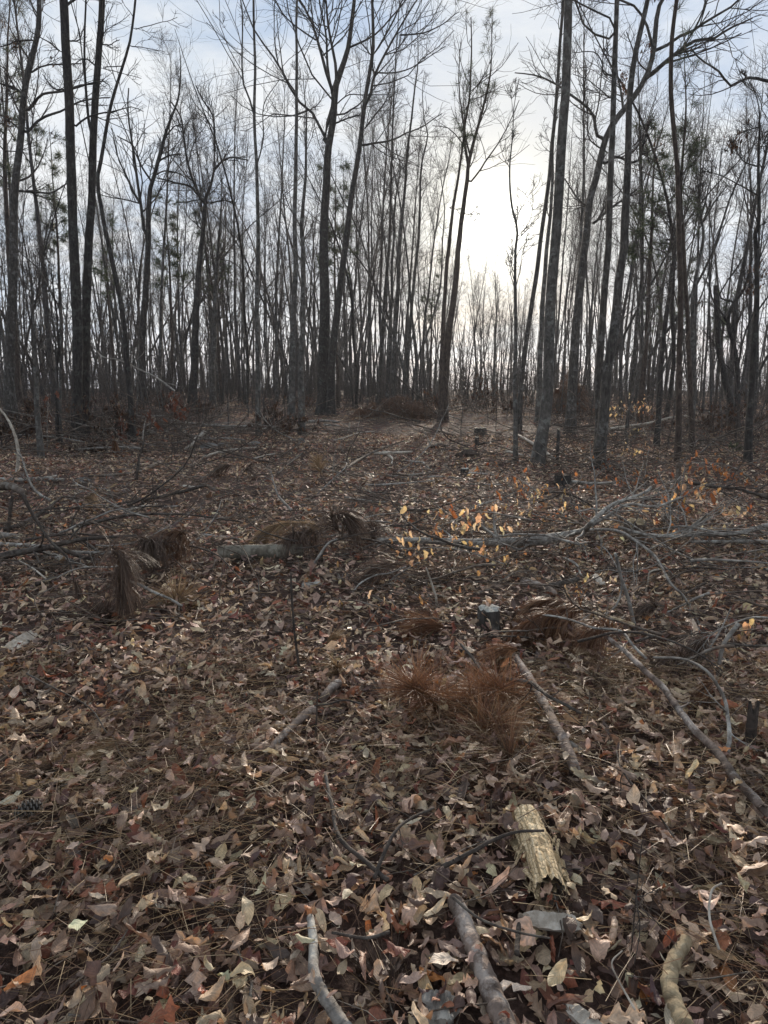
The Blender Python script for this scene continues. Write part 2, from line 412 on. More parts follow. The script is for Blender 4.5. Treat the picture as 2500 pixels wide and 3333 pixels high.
# ================================================================== THE GROUND
def build_ground():
    rr = np.concatenate([[0.02], 0.35 * 1.06 ** np.arange(137)]); na = 160
    th = np.linspace(0, 2 * math.pi, na, endpoint=False)
    x = rr[:, None] * np.sin(th); y = rr[:, None] * np.cos(th)
    v = np.stack([x, y, gz(x, y)], -1).reshape(-1, 3)
    idx = np.arange(len(rr) * na).reshape(len(rr), na); nx = np.roll(idx, -1, 1)
    q = np.stack([idx[:-1], idx[1:], nx[1:], nx[:-1]], -1).reshape(-1, 4)
    o = obj('ground', mesh_from('ground', v, q, 'soil')); o['kind'] = 'structure'
    return o
GROUND = build_ground()

def wedge(n, y0, y1, half=.60, pad=.45):
    """random points of the strip of ground ahead of the camera, even by area"""
    y = np.sqrt(rng.uniform(y0 ** 2, y1 ** 2, n)); x = rng.uniform(-1, 1, n) * (half * y + pad)
    return x, y
KINDS = ['oak', 'beech', 'long', 'maple']; KW = [.40, .33, .24, .03]
def clumpy(x, y):
    return .5 + .5 * np.sin(1.9 * x + 2.3 * np.sin(.8 * y)) * np.sin(1.6 * y + 1.7 * np.sin(1.1 * x))
LIT = dict(V=[], Q=[], U=[], C=[], off=0)
def litter(n, y0, y1, rows, cols, lo, hi, lift, tilt_s, half=.60, pad=.45):
    for kd, fr in zip(KINDS, KW):
        m = int(n * fr); x, y = wedge(m, y0, y1, half, pad)
        L = rng.uniform(lo, hi, m) * (1.15 if kd in ('oak', 'long') else .9)
        up = rng.uniform(0, 1, m) ** 1.6
        pos = np.stack([x, y, gz(x, y) + .008 + lift * up * (.5 + clumpy(x, y))], 1)
        tilt = np.abs(rng.normal(0, tilt_s, m)) * (.35 + .9 * up)
        v, q, luv = leaf_batch(kd, pos, L, rng.uniform(0, 2 * math.pi, m), tilt, rows, cols, 1.0)
        low = v[..., 2].min(1); gl = gz(pos[:, 0], pos[:, 1]) + .003
        v[..., 2] += np.maximum(gl - low, 0)[:, None]
        LIT['V'].append(v.reshape(-1, 3)); LIT['Q'].append(q + LIT['off']); LIT['U'].append(luv); LIT['off'] += m * rows * cols
        LIT['C'].append(leaf_cols(m, rows * cols))
litter(8200, .75, 3.7, 8, 5, .038, .10, .10, .5)
litter(4500, .75, 4.2, 3, 3, .012, .034, .08, .6)                     # crumbs and torn bits
litter(17000, 3.6, 8.2, 5, 3, .045, .105, .095, .5, .60, .5)
litter(34000, 8.0, 18.5, 3, 3, .06, .12, .085, .5, .62, .6)
litter(52000, 18.3, 52, 2, 2, .12, .24, .10, .5, .64, .6)
cat_ = np.concatenate
lit = obj('leaf_litter', mesh_from('leaf_litter', cat_(LIT['V']), cat_(LIT['Q']), 'leaf', {'col': cat_(LIT['C']), 'luv': cat_(LIT['U'])}), GROUND)
lit['kind'] = 'stuff'

# the leaves lying on top nearest the camera, each one a piece of its own
def top_leaves(n):
    protos = []
    for i in range(36):
        kd = ['oak', 'beech', 'oak', 'long', 'beech', 'oak'][i % 6]
        L = np.array([1.0]) * rng.uniform(.065, .125)
        v, q, luv = leaf_batch(kd, np.zeros((1, 3)), L, np.zeros(1), np.zeros(1), 15, 7, .95)
        v = v.reshape(-1, 3); v[:, 2] -= v[:, 2].min()
        protos.append(mesh_from('fallen_leaf', v, q, 'leaf', {'col': leaf_cols(1, 105), 'luv': luv}))
    for i in range(n):
        y = math.sqrt(rng.uniform(1.15 ** 2, 3.3 ** 2)); x = rng.uniform(-1, 1) * (.55 * y + .1)
        o = obj('fallen_leaf', protos[rng.integers(36)], GROUND, (x, y, float(gz(x, y)) + rng.uniform(.03, .075)))
        o.rotation_euler = (rng.normal(0, .3), rng.normal(0, .3), rng.uniform(0, 6.283)); s = rng.uniform(.8, 1.15); o.scale = (s, s, s)
top_leaves(296)

def ground_needles():
    V, Q, Cc, off = [], [], [], 0
    for n, y0, y1, wd in ((15000, .8, 3.6, .0020), (6500, 3.4, 7.5, .0027)):
        x, y = wedge(n * 3, y0, y1); keep = (clumpy(x * 1.3 + 1, y * 1.2) < rng.uniform(0, 1, n * 3))
        x, y = x[keep][:n], y[keep][:n]; n = len(x)
        p = np.stack([x, y, gz(x, y) + .03 + .10 * rng.uniform(0, 1, n) ** 1.1], 1)
        a = rng.uniform(0, 6.283, n); d = np.stack([np.cos(a), np.sin(a), rng.normal(.05, .16, n)], 1)
        pal = np.array([(.30, .21, .12), (.20, .12, .07), (.40, .30, .18), (.14, .08, .05)])
        c = pal[rng.integers(0, 4, n)] * rng.uniform(.7, 1.25, (n, 1))
        v, q, cc = needle_strips(p, unit(d), rng.uniform(.09, .2, n), np.full(n, wd), 2, np.full(n, .12), c)
        V.append(v); Q.append(q + off); Cc.append(cc); off += len(v)
    o = obj('pine_needle_litter', mesh_from('pine_needle_litter', np.concatenate(V), np.concatenate(Q), 'needle', {'col': np.concatenate(Cc)}), GROUND)
    o['kind'] = 'stuff'
ground_needles()
def ground_twigs():
    G = []
    for n, y0, y1, r, ln in ((420, 1.0, 4.0, .0022, .3), (1100, 4, 10, .0042, .55), (1200, 10, 22, .008, .9), (900, 22, 45, .014, 1.4)):
        x, y = wedge(n, y0, y1); a = rng.uniform(0, 6.283, n)
        d = np.stack([np.cos(a), np.sin(a) * .8, rng.normal(.05, .12, n)], 1); P = 5
        out = np.zeros((n, P, 3)); out[:, 0] = np.stack([x, y, gz(x, y) + rng.uniform(.02, .09, n)], 1)
        L = rng.uniform(.4, 1.5, n) * ln
        for j in range(1, P):
            d = unit(d + rng.normal(0, .16, (n, 3))); out[:, j] = out[:, j - 1] + d * (L / (P - 1))[:, None]
        out[..., 2] = np.maximum(out[..., 2], gz(out[..., 0], out[..., 1]) + .02)
        G.append((out, (rng.uniform(.6, 1.6, n) * r)[:, None] * np.linspace(1, .5, P)[None], 3))
    for k, x0, x1, y0, y1, n, hh in (('S', 1150, 2550, 1640, 2060, 180, .2), ('S', -60, 700, 1580, 1950, 90, .15), ('S', 900, 1500, 1640, 1900, 60, .2), ('S', 1700, 2550, 1440, 1600, 150, .4), ('S', -60, 900, 1400, 1500, 150, .4)):
        b0 = np.array([Gd(rng.uniform(x0, x1), rng.uniform(y0, y1), 0) for _ in range(n)]); P = 6; a = rng.normal(0, .5, n) + np.where(rng.uniform(size=n) < .5, 0, math.pi)
        d = unit(np.stack([np.cos(a), np.sin(a) * .6, rng.normal(.12, .22, n)], 1)); out = np.zeros((n, P, 3)); out[:, 0] = b0 + np.stack([0 * a, 0 * a, hh * rng.uniform(0.1, 1, n) ** 2], 1)
        L = rng.uniform(.25, 1.1, n) * b0[:, 1] / 6
        for j in range(1, P): d = unit(d + rng.normal(0, .15, (n, 3)) - [0, 0, .03]); out[:, j] = out[:, j - 1] + d * (L / (P - 1))[:, None]
        out[..., 2] = np.maximum(out[..., 2], gz(out[..., 0], out[..., 1]) + .03)
        G.append((out, (rng.uniform(.5, 1.5, n) * .0007 * b0[:, 1])[:, None] * np.linspace(1, .5, P)[None], 4))
    v, q = tubes(G); o = obj('twig_litter', mesh_from('twig_litter', v, q, 'deadwood_brown'), GROUND); o['kind'] = 'stuff'
ground_twigs()

# ================================================================== TREES
def px_r(w, dist): return .5 * w / FS * dist
def needle_tufts(tips, dirs, per, length, width, pal, spread=1.0, droop=.25, segs=2):
    n = len(tips) * per
    p = np.repeat(tips, per, 0) - np.repeat(dirs, per, 0) * rng.uniform(0, .14, (n, 1))
    d = unit(np.repeat(dirs, per, 0) * .7 + unit(rng.normal(size=(n, 3))) * spread)
    c = pal[rng.integers(0, len(pal), n)] * rng.uniform(.7, 1.3, (n, 1))
    return needle_strips(p, d, rng.uniform(.6, 1.1, n) * length, np.full(n, width), segs, np.full(n, droop), c)
GREEN = np.array([(.050, .072, .028), (.075, .095, .035), (.035, .055, .025), (.10, .11, .045)])
DEADLEAF = np.array([(.075, .045, .030), (.055, .032, .024), (.11, .06, .035), (.14, .065, .03)])

def traced_tree(name, label, pts, w, depth=None, base=None, limbs=(), mat='bark_oak', k=(14, 6, 5), t1=(.42, .98), l1=2.6,
                ext=4.5, ang=(25, 60), up=.14, snag=False, tufts=0, leaves=None, group=None, cat='bare tree'):
    pts = sorted(pts, key=lambda p: -p[1])
    if base is not None: depth = Gd(*base)[1]; pts = [base] + [p for p in pts if p[1] < base[1] - 10]
    P3 = [W(px, py, depth) for px, py in pts]
    b = P3[0]; g = float(gz(b[0], b[1]))
    if b[2] > g + .15:
        sl = (P3[1] - P3[0]) / max(P3[1][2] - P3[0][2], .1); h = b[2] - g
        P3 = [P3[0] - np.array([sl[0] * .4, 0, 1]) * h] + P3
    P3[0] = np.array([P3[0][0], P3[0][1], float(gz(P3[0][0], P3[0][1])) - .06])
    out_top = pts[-1][1] <= 12 and not snag
    wt = w[1]
    z_top = P3[-1][2]
    if out_top:
        d = unit(P3[-1] - P3[-2]); d = unit(d + np.array([0, 0, .4])); P3 = P3 + [P3[-1] + d * ext * .5, P3[-1] + d * ext * .5 + unit(d + rng.normal(0, .12, 3)) * ext * .5]
    n = 30; q = resample(P3, n, .012 * depth / 15)
    zz = np.clip((q[:, 2] - q[0, 2]) / max(z_top - q[0, 2], .1), 0, 1)
    rad = px_r(w[0] + (w[1] - w[0]) * zz, depth * 1.02)
    over = np.clip((q[:, 2] - z_top) / ext, 0, 1) if out_top else 0 * zz
    rad = rad * (1 - .8 * over)
    if not out_top and not snag: rad = rad * (1 - .75 * zz ** 6)
    hgt = q[:, 2] - q[0, 2]
    rad = rad * (1 + .38 * np.exp(-hgt / .16) + .12 * np.exp(-hgt / .6))
    rad = np.maximum(rad, .006)
    root = thing(name, label, cat, q[0], group)
    o3 = q[0]
    S = 12 if depth < 25 else 8
    fine = resample(q, 46); fr = np.interp(np.linspace(0, 1, 46), np.linspace(0, 1, n), rad)
    fr = fr * (1 + rng.normal(0, .02, 46))
    v, qd = tubes([(fine[None] - o3, fr[None], S)])
    obj('trunk', mesh_from('trunk', v, qd, mat), root)
    gP, gR = [], []
    for lp in limbs:
        lpts, lw0, lw1 = lp[:3]
        dz = lp[3] if len(lp) > 3 else rng.uniform(-.22, .22)
        L3 = []; acc = 0.0
        for i, (px, py) in enumerate(lpts):
            if i: acc += math.hypot(px - lpts[i - 1][0], py - lpts[i - 1][1]) / FS * depth
            L3.append(W(px, py, depth + dz * acc))
        j = np.argmin(np.linalg.norm(q - L3[0], axis=1))
        if np.linalg.norm(q[j] - L3[0]) < .5: L3 = [q[j]] + L3[1:] if np.linalg.norm(q[j] - L3[0]) < rad[j] * 1.5 else [q[j]] + L3
        if lpts[-1][1] <= 12:
            d = unit(L3[-1] - L3[-2]); L3.append(L3[-1] + d * 2.2); ltip = .3
        else: ltip = 1
        a = resample(L3, 14, .010 * depth / 15); rd = px_r(np.linspace(lw0, lw1 * ltip, 14), depth)
        v, qd = tubes([(a[None] - o3, rd[None], 7)])
        obj('limb', mesh_from('limb', v, qd, mat), root)
        gP.append(a); gR.append(rd)
    G = []; tips = None
    src_p, src_r = [], []
    if gP: src_p.append(resample_stack(gP, 9)); src_r.append(np.array([np.interp(np.linspace(0, 1, 9), np.linspace(0, 1, 14), r_) for r_ in gR]))
    if k[0]:
        p1, r1 = spawn(q[None], rad[None], k[0], t1, (.45, 1.2), ang, 9, up, .13, .34, .006, .3, lref=l1)
        G.append((p1, r1, 5)); src_p.append(p1); src_r.append(r1)
    if src_p and k[1]:
        sp, sr = np.concatenate(src_p), np.concatenate(src_r)
        p2, r2 = spawn(sp, sr, k[1] + 1, (.12, .97), (.35, .75), (25, 62), 6, .09, .16, .5, .005, .5); G.append((p2, r2, 4))
        if k[2]:
            p3, r3 = spawn(p2, r2, k[2], (.1, .95), (.4, .85), (22, 62), 4, .06, .18, .6, .004, .6); G.append((p3, r3, 3))
        tips = p2
    if G:
        v, qd = tubes(G); cr = obj('crown', mesh_from('crown', v - o3, qd, 'twig' if mat != 'bark_dark' else 'bark_dark'), root)
    if tufts and tips is not None:
        sel = rng.choice(len(p3), min(tufts, len(p3)), replace=False)
        tp = p3[sel, -1]; dr = unit(p3[sel, -1] - p3[sel, -2])
        v, qd, cc = needle_tufts(tp, dr, 26, .22, .006 * depth / 20, GREEN)
        o = obj('foliage', mesh_from('foliage', v - o3, qd, 'needle', {'col': cc}), cr)
    if leaves:
        zlo, zhi, cnt = leaves[:3]
        pp = p3.reshape(-1, 3); pp = pp[(pp[:, 2] > zlo) & (pp[:, 2] < zhi)]
        if len(pp):
            cen = pp[rng.integers(0, len(pp), max(cnt // 14, 2))]; dd = np.linalg.norm(pp[:, None] - cen[None], axis=2).min(1); s = np.argsort(dd)[:cnt * 2]; s = rng.choice(s, cnt * 2); m = len(s)
            L = rng.uniform(.07, .11, m)
            v, qd, luv = leaf_batch('oak', pp[s] + rng.normal(0, .06, (m, 3)) - np.array([0, 0, .06]), L, rng.uniform(0, 6.28, m), rng.uniform(.9, 1.7, m), 4, 3, 1.2, hang=True)
            o = obj('dead_leaf_cluster', mesh_from('dead_leaf_cluster', v.reshape(-1, 3) - o3, qd, 'leaf_far', {'col': leaf_cols(m, 12, DEADLEAF, np.ones(4) / 4), 'luv': luv}), cr)
            o['kind'] = 'stuff'
    return root
def resample_stack(lst, n): return np.stack([resample(a, n) for a in lst])

tt = traced_tree
tt('bare_tree', 'grey oak at the left edge with crooked limbs reaching right', C('1', (90, 1250), (130, 900), (160, 560), (240, 200), (250, 0)) + C('4', (85, 150), (60, 950)),
   (34, 13), depth=23, limbs=[(C('1', (170, 840), (270, 750), (400, 700), (520, 640), (700, 620)), 9, 3), (C('1', (165, 720), (190, 690), (270, 600), (400, 580), (520, 540), (640, 530)), 9, 3),
   (C('1', (160, 600), (90, 560), (0, 530), (-60, 500)), 8, 4), (C('1', (120, 1210), (230, 1220), (330, 1225), (430, 1160)), 8, 4), (C('1', (190, 470), (270, 420), (390, 410), (520, 400)), 6, 3),
   (C('1', (225, 260), (120, 260), (0, 300)), 6, 3), (C('1', (110, 820), (60, 770), (0, 730)), 6, 3)], leaves=(6, 14, 160), mat='bark_oak')
tt('bare_tree', 'straight dark left stem of the twin trunks rising side by side at left', C('1', (405, 0), (420, 300), (440, 640), (450, 1000), (460, 1300)) + C('4', (485, 500), (490, 900), (490, 1290)),
   (33, 24), base=C('4', (490, 1330))[0], limbs=[(C('1', (460, 590), (540, 540), (640, 520), (700, 540)), 6, 2), (C('1', (470, 800), (560, 740), (700, 710), (830, 680), (910, 710)), 7, 2),
   (C('1', (400, 590), (340, 560), (270, 470)), 5, 2), (C('1', (400, 330), (300, 260), (180, 190)), 6, 2), (C('1', (465, 260), (500, 250), (540, 170)), 5, 2)], mat='bark_dark', k=(7, 5, 5), t1=(.6, .98), leaves=(9, 15, 60))
tt('bare_tree', 'right stem of the twin trunks at left, forking into two high up', C('1', (650, 0), (630, 300), (605, 700), (590, 1000), (585, 1300)) + C('4', (570, 0), (555, 400), (545, 800), (535, 1280)),
   (32, 17), base=C('4', (533, 1310))[0], limbs=[(C('1', (580, 850), (565, 780), (545, 500), (540, 200), (545, 0)), 9, 7, .02), (C('1', (620, 420), (540, 370), (470, 410)), 5, 2), (C('1', (640, 300), (700, 280), (760, 250)), 4, 2)],
   mat='bark_dark', k=(7, 5, 5), t1=(.6, .98))
tt('bare_tree', 'slender trunk leaning left beside the twin trunks, kinked halfway up', C('1', (860, 0), (830, 250), (770, 450), (700, 700), (660, 950), (620, 1130), (640, 1300)) + C('4', (670, 0), (720, 230), (780, 550), (810, 850), (835, 1100)),
   (20, 6), base=C('4', (845, 1340))[0], limbs=[(C('1', (845, 180), (930, 170), (1050, 140), (1130, 110)), 3, 1.5), (C('1', (820, 290), (900, 300), (1050, 330)), 3, 1.5), (C('1', (640, 430), (760, 460), (900, 500)), 3, 1.5)],
   mat='bark_dark', k=(8, 5, 4), t1=(.55, .98), l1=1.6)
tt('bare_tree', 'dark oak left of centre branching low into a wide crooked crown', C('1', (1300, 1300), (1320, 1230), (1360, 1080), (1370, 900)) + C('4', (1225, 1100), (1240, 600), (1270, 200), (1290, 0)),
   (28, 8), depth=31, limbs=[(C('1', (1300, 1290), (1220, 1190), (1130, 1160), (1000, 1130)), 9, 4), (C('1', (1290, 1280), (1210, 1100), (1170, 900), (1150, 750), (1090, 650)), 9, 4),
   (C('1', (1360, 1080), (1420, 1020), (1480, 1000), (1580, 1020)), 8, 3), (C('1', (1365, 950), (1355, 750), (1300, 650), (1240, 540)), 8, 3), (C('1', (1320, 1290), (1420, 1275), (1500, 1290)), 6, 3)],
   mat='bark_dark', k=(10, 7, 6), t1=(.62, .98))
tt('bare_tree', 'dark forked oak between the leaning trunk and the centre with spreading limbs', C('1', (940, 1400), (950, 1250), (970, 1150), (1030, 930), (1080, 780), (1130, 650), (1150, 450), (1140, 300)) + C('4', (900, 800), (920, 450), (940, 100)),
   (25, 6), depth=32, limbs=[(C('1', (920, 1500), (905, 1400), (870, 1100), (840, 900), (810, 700), (815, 560)), 11, 4), (C('1', (960, 1150), (900, 1050), (850, 930), (740, 860)), 7, 3),
   (C('1', (1020, 1020), (1070, 990), (1150, 980)), 6, 3), (C('1', (1050, 870), (1120, 800), (1200, 790)), 5, 2), (C('1', (980, 1120), (1060, 1080), (1150, 1110), (1230, 1200)), 5, 2)], mat='bark_dark', k=(9, 7, 6), t1=(.55, .98))
tt('bare_tree', 'very slim straight tree left of centre with a small upper fork', C('2', (75, 1475), (70, 1100), (60, 900), (50, 640), (60, 500), (55, 300), (50, 0)) + C('5', (70, 500), (75, 900), (78, 1200)),
   (17, 6), base=C('5', (80, 1240))[0], limbs=[(C('2', (50, 640), (20, 590), (-20, 450), (-20, 100), (-30, 0)), 6, 5), (C('2', (65, 990), (105, 830), (110, 640), (200, 480)), 5, 2)], mat='bark_grey', k=(9, 5, 5), t1=(.55, .98), l1=1.5)
tt('bare_tree', 'straight grey trunk just left of the big forked tree', C('2', (300, 1475), (300, 1000), (305, 600), (310, 300), (300, 120), (310, 0)) + C('5', (295, 0), (290, 500), (275, 950)),
   (20, 6), depth=24, limbs=[(C('2', (305, 560), (230, 440), (200, 250), (180, 80)), 5, 2), (C('2', (305, 690), (420, 640), (470, 560)), 4, 2)], mat='bark_grey', k=(12, 6, 5), t1=(.5, .98))
tt('bare_tree', 'thin pale trunk standing in front of the big forked tree at left', C('2', (345, 1475), (355, 1000), (365, 700), (350, 560), (345, 430)) + C('5', (335, 0), (345, 500), (330, 900), (338, 1200)),
   (22, 5), base=C('5', (340, 1240))[0], mat='bark_grey', k=(12, 5, 4), t1=(.5, .98), l1=1.4)
tt('bare_tree', 'big dark tree left of centre splitting into several tall upper stems', C('2', (470, 1475), (485, 1100), (490, 900), (510, 830), (530, 680), (545, 500), (600, 350), (630, 200), (650, 0)) + C('5', (465, 800), (470, 500), (470, 200)),
   (40, 10), depth=29, limbs=[(C('2', (470, 820), (400, 680), (300, 590), (230, 450), (150, 320), (60, 200), (0, 50), (-20, 0)), 9, 6), (C('2', (478, 900), (475, 780), (510, 700), (520, 560), (480, 430), (430, 250), (370, 80), (320, 0)), 14, 8),
   (C('2', (520, 560), (490, 400), (480, 200), (450, 50), (445, 0)), 9, 7), (C('2', (545, 500), (540, 400), (510, 250), (490, 100), (480, 0)), 10, 7), (C('2', (545, 740), (600, 715), (690, 690)), 6, 3),
   (C('2', (420, 240), (330, 180), (240, 100), (180, 0)), 5, 3), (C('2', (625, 280), (700, 250), (800, 190), (900, 80), (960, 0)), 6, 4), (C('2', (550, 620), (610, 575), (700, 570), (870, 570)), 4, 2)],
   mat='bark_dark', k=(8, 8, 6), t1=(.72, .99), leaves=(8.0, 10.2, 130), l1=3.5)
tt('bare_tree', 'leaning dark trunk touching the big forked tree, its limbs sweeping right', C('2', (600, 1475), (640, 1150), (680, 900), (705, 700), (725, 550), (745, 420), (760, 330), (762, 150), (760, 0)) + C('5', (510, 1050), (515, 800), (540, 550), (575, 250)),
   (26, 8), depth=28.3, limbs=[(C('2', (690, 890), (760, 860), (870, 840), (960, 800), (1060, 760), (1180, 680)), 7, 2.5), (C('2', (705, 780), (780, 690), (850, 590), (890, 450)), 6, 2), (C('2', (740, 600), (770, 470), (830, 340), (900, 200), (960, 100), (1030, 0)), 9, 5),
   (C('2', (760, 340), (830, 230), (900, 100), (940, 0)), 7, 5), (C('2', (760, 430), (870, 440), (960, 420), (1060, 370), (1200, 280)), 5, 2), (C('2', (750, 330), (700, 260), (660, 180)), 5, 2), (C('2', (925, 210), (1050, 200), (1170, 150), (1280, 70)), 5, 2)],
   mat='bark_dark', k=(7, 8, 6), t1=(.7, .99), l1=3.2)
tt('bare_tree', 'slim trunk at centre leaning slightly right below a thin crown', C('2', (925, 1475), (950, 1150), (980, 850), (1010, 600), (1035, 400), (1030, 200), (1035, 60)) + C('5', (925, 92), (910, 400), (890, 700)), (16, 3.5), depth=27, k=(13, 5, 5), t1=(.5, .98), l1=1.6, mat='bark_oak')
tt('bare_tree', 'slim wavy trunk at centre, right neighbour of the slanting one', C('2', (1035, 1475), (1045, 1200), (1060, 950), (1090, 820), (1070, 720), (1060, 550), (1080, 420)) + C('5', (1020, 200), (985, 600), (960, 950)), (13, 3.5), depth=28, k=(13, 5, 5), t1=(.5, .98), l1=1.7, mat='bark_oak')
tt('bare_tree', 'slim centre trunk that forks in a narrow loop near its top', C('2', (885, 1475), (880, 1300), (865, 1150), (870, 1080), (920, 1030), (925, 900)) + C('5', (890, 0), (870, 500), (850, 950)), (14, 4), depth=29.5, limbs=[(C('2', (885, 1380), (905, 1150), (930, 1010), (900, 900)), 6, 3)], k=(10, 5, 5), t1=(.6, .98), l1=1.4, mat='bark_oak')
tt('pine_tree', 'left of the two slim pine trunks standing just left of the sun', C('2', (1220, 1475), (1250, 1200), (1275, 1050), (1300, 850), (1310, 650), (1300, 480)) + C('5', (1225, 0), (1200, 300), (1180, 700)), (18, 5), depth=24, limbs=[(C('2', (1215, 1250), (1260, 1255), (1290, 1290)), 3, 1.5)], k=(10, 5, 4), t1=(.72, .99), l1=1.2, tufts=36, mat='bark_pine', cat='pine tree')
tt('bare_tree', 'right of the two slim trunks just left of the sun, forked with upswept branches', C('2', (1280, 1475), (1310, 1200), (1330, 1050), (1340, 960), (1390, 770), (1440, 580), (1470, 400), (1480, 100)) + C('5', (1290, 0), (1260, 300), (1220, 600), (1195, 950)), (26, 4), depth=24.5,
   limbs=[(C('2', (1325, 1000), (1310, 800), (1340, 600), (1350, 400), (1350, 100)), 9, 3, .05), (C('2', (1340, 1100), (1410, 1010), (1500, 880), (1560, 780), (1640, 600)), 6, 2), (C('2', (1325, 1290), (1370, 1270), (1410, 1285)), 3, 1.5), (C('2', (1345, 930), (1300, 700), (1280, 500), (1290, 250)), 6, 2.5)], mat='bark_pine', k=(9, 7, 6), t1=(.6, .99), l1=2.2, tufts=45, up=.3)
tt('bare_tree', 'thin wavy stem directly right of the sun', C('2', (1620, 1475), (1590, 1200), (1580, 1000), (1600, 800), (1610, 640), (1640, 480)) + C('5', (1630, 0), (1620, 600), (1615, 1000), (1620, 1300)), (15, 3.5), base=C('5', (1620, 1390))[0], k=(14, 5, 4), t1=(.45, .98), l1=1.0, mat='bark_grey')
tt('bare_tree', 'stoutest straight trunk right of the sun, flared and bent at its foot', C('3', (390, 0), (385, 300), (375, 600), (345, 900), (330, 1200), (310, 1550)) + C('6', (285, 400), (265, 800), (255, 1100), (215, 1350)), (37, 23), base=C('6', (190, 1490))[0],
   mat='bark_grey', k=(5, 6, 5), t1=(.8, .99), l1=2.5, ext=6)
tt('bare_tree', 'slim leaning trunk just left of the stout straight trunk', C('3', (355, 0), (340, 300), (320, 600), (290, 900), (260, 1200), (215, 1500)) + C('6', (170, 400), (110, 800), (90, 1000)), (17, 8), depth=20, k=(12, 5, 5), t1=(.5, .98), l1=1.6, mat='bark_oak')
tt('bare_tree', 'grey trunk behind the stout straight trunk, close on its left', C('3', (290, 1000), (280, 1300), (255, 1550)) + C('6', (225, 500), (205, 1000)) + C('3', (300, 800), (310, 560), (300, 420)), (20, 5), depth=22, k=(12, 5, 5), t1=(.55, .98), l1=1.5, mat='bark_grey')
tt('bare_tree', 'curved oak right of the sun bending over into long crooked limbs', C('3', (520, 1300), (560, 1150), (620, 900), (690, 770), (790, 640), (880, 500), (925, 350), (940, 200), (950, 80), (990, 0)) + C('6', (510, 0), (480, 250), (440, 600), (420, 900)), (32, 12), depth=19,
   limbs=[(C('3', (880, 500), (1000, 400), (1120, 310), (1200, 260), (1330, 240), (1400, 190), (1560, 115)), 15, 4), (C('3', (1000, 300), (1080, 240), (1190, 190), (1300, 110), (1400, 60), (1470, 0)), 10, 6), (C('3', (510, 1310), (440, 1250), (370, 1130)), 6, 3),
   (C('3', (620, 870), (560, 850), (560, 760), (510, 680), (400, 600), (310, 530), (200, 480), (50, 460)), 11, 3), (C('3', (640, 970), (580, 930), (520, 870), (510, 700)), 6, 3), (C('3', (630, 1040), (700, 1000), (820, 1030), (870, 900), (905, 770)), 9, 6),
   (C('3', (545, 1420), (650, 1330), (750, 1260), (830, 1200)), 9, 6), (C('3', (740, 700), (720, 560), (700, 480), (700, 400)), 8, 4), (C('3', (930, 340), (900, 200), (870, 120), (800, 30), (720, 0)), 9, 4), (C('3', (890, 440), (830, 380), (760, 200)), 5, 3), (C('3', (1190, 190), (1240, 80), (1260, 0)), 6, 4)],
   mat='bark_oak', k=(3, 9, 6), t1=(.8, .99), leaves=(6.5, 14, 110), ext=2.5)
tt('bare_tree', 'straight trunk with wiggly side limbs crossing in front of the curved oak', C('3', (700, 0), (690, 300), (680, 600), (670, 900), (655, 1200), (645, 1550)) + C('6', (620, 400), (595, 800), (585, 1200)), (26, 13), depth=12.6,
   limbs=[(C('3', (680, 490), (610, 470), (610, 400), (560, 340), (420, 330)), 6, 2), (C('3', (690, 250), (590, 230), (500, 170), (440, 20)), 7, 3), (C('3', (660, 630), (550, 530), (420, 470)), 4, 2), (C('3', (680, 130), (560, 70), (420, 0)), 6, 4), (C('3', (690, 380), (640, 340), (640, 280)), 4, 2)], mat='bark_oak', k=(4, 6, 5), t1=(.8, .99), l1=1.5)
tt('bare_tree', 'right-hand trunk of the crossing pair, pale and ridged at its foot', C('3', (750, 1550), (770, 1000), (780, 650), (810, 400), (850, 200), (895, 0)) + C('6', (745, 0), (720, 250), (685, 600), (640, 900), (610, 1250)), (35, 13), base=C('6', (575, 1520))[0],
   mat='bark_oak', k=(5, 6, 5), t1=(.75, .99), l1=1.8, limbs=[(C('6', (715, 590), (850, 460), (960, 370), (1080, 280)), 4, 2)])
tt('pine_tree', 'left stem of the close pine pair at right, with needle tufts high up', C('3', (1075, 0), (1050, 200), (1040, 500), (1050, 750), (1075, 1000), (1090, 1300)) + C('6', (1095, 0), (1105, 500), (1095, 900), (1085, 1440)), (19, 11), base=C('6', (1085, 1475))[0], mat='bark_pine', k=(12, 5, 4), t1=(.6, .98), l1=1.1, tufts=70, cat='pine tree')
tt('pine_tree', 'right stem of the close pine pair at right, tapering out below the frame top', C('3', (1130, 340), (1130, 500), (1135, 800), (1110, 1100), (1112, 1300)) + C('6', (1120, 0), (1150, 600), (1170, 1100), (1175, 1390)), (17, 6), base=C('6', (1175, 1425))[0], mat='bark_pine', k=(18, 5, 4), t1=(.55, .99), l1=1.0, tufts=90, cat='pine tree')
tt('bare_tree', 'dark trunk leaning right into the close pine pair', C('6', (1080, 0), (1040, 350), (990, 750), (965, 1100)) + C('S', (2212, 640), (2222, 520), (2232, 400)), (18, 6), base=C('6', (950, 1385))[0], mat='bark_dark', k=(10, 5, 4), t1=(.55, .98), l1=1.2)
tt('bare_tree', 'pale trunk right of the pine pair opening into a vase of thin stems', C('6', (1250, 0), (1210, 250), (1180, 500), (1185, 900)) + C('3', (1240, 1550), (1232, 1380), (1260, 1280), (1300, 1100), (1320, 950)), (21, 4), depth=22, limbs=[(C('3', (1230, 1390), (1180, 1280), (1120, 1220)), 7, 3), (C('3', (1240, 1420), (1330, 1270), (1400, 1180)), 7, 3), (C('3', (1235, 1400), (1220, 1200), (1200, 1000)), 6, 2)], mat='bark_grey', k=(8, 8, 6), t1=(.6, .98), l1=1.8, up=.25)
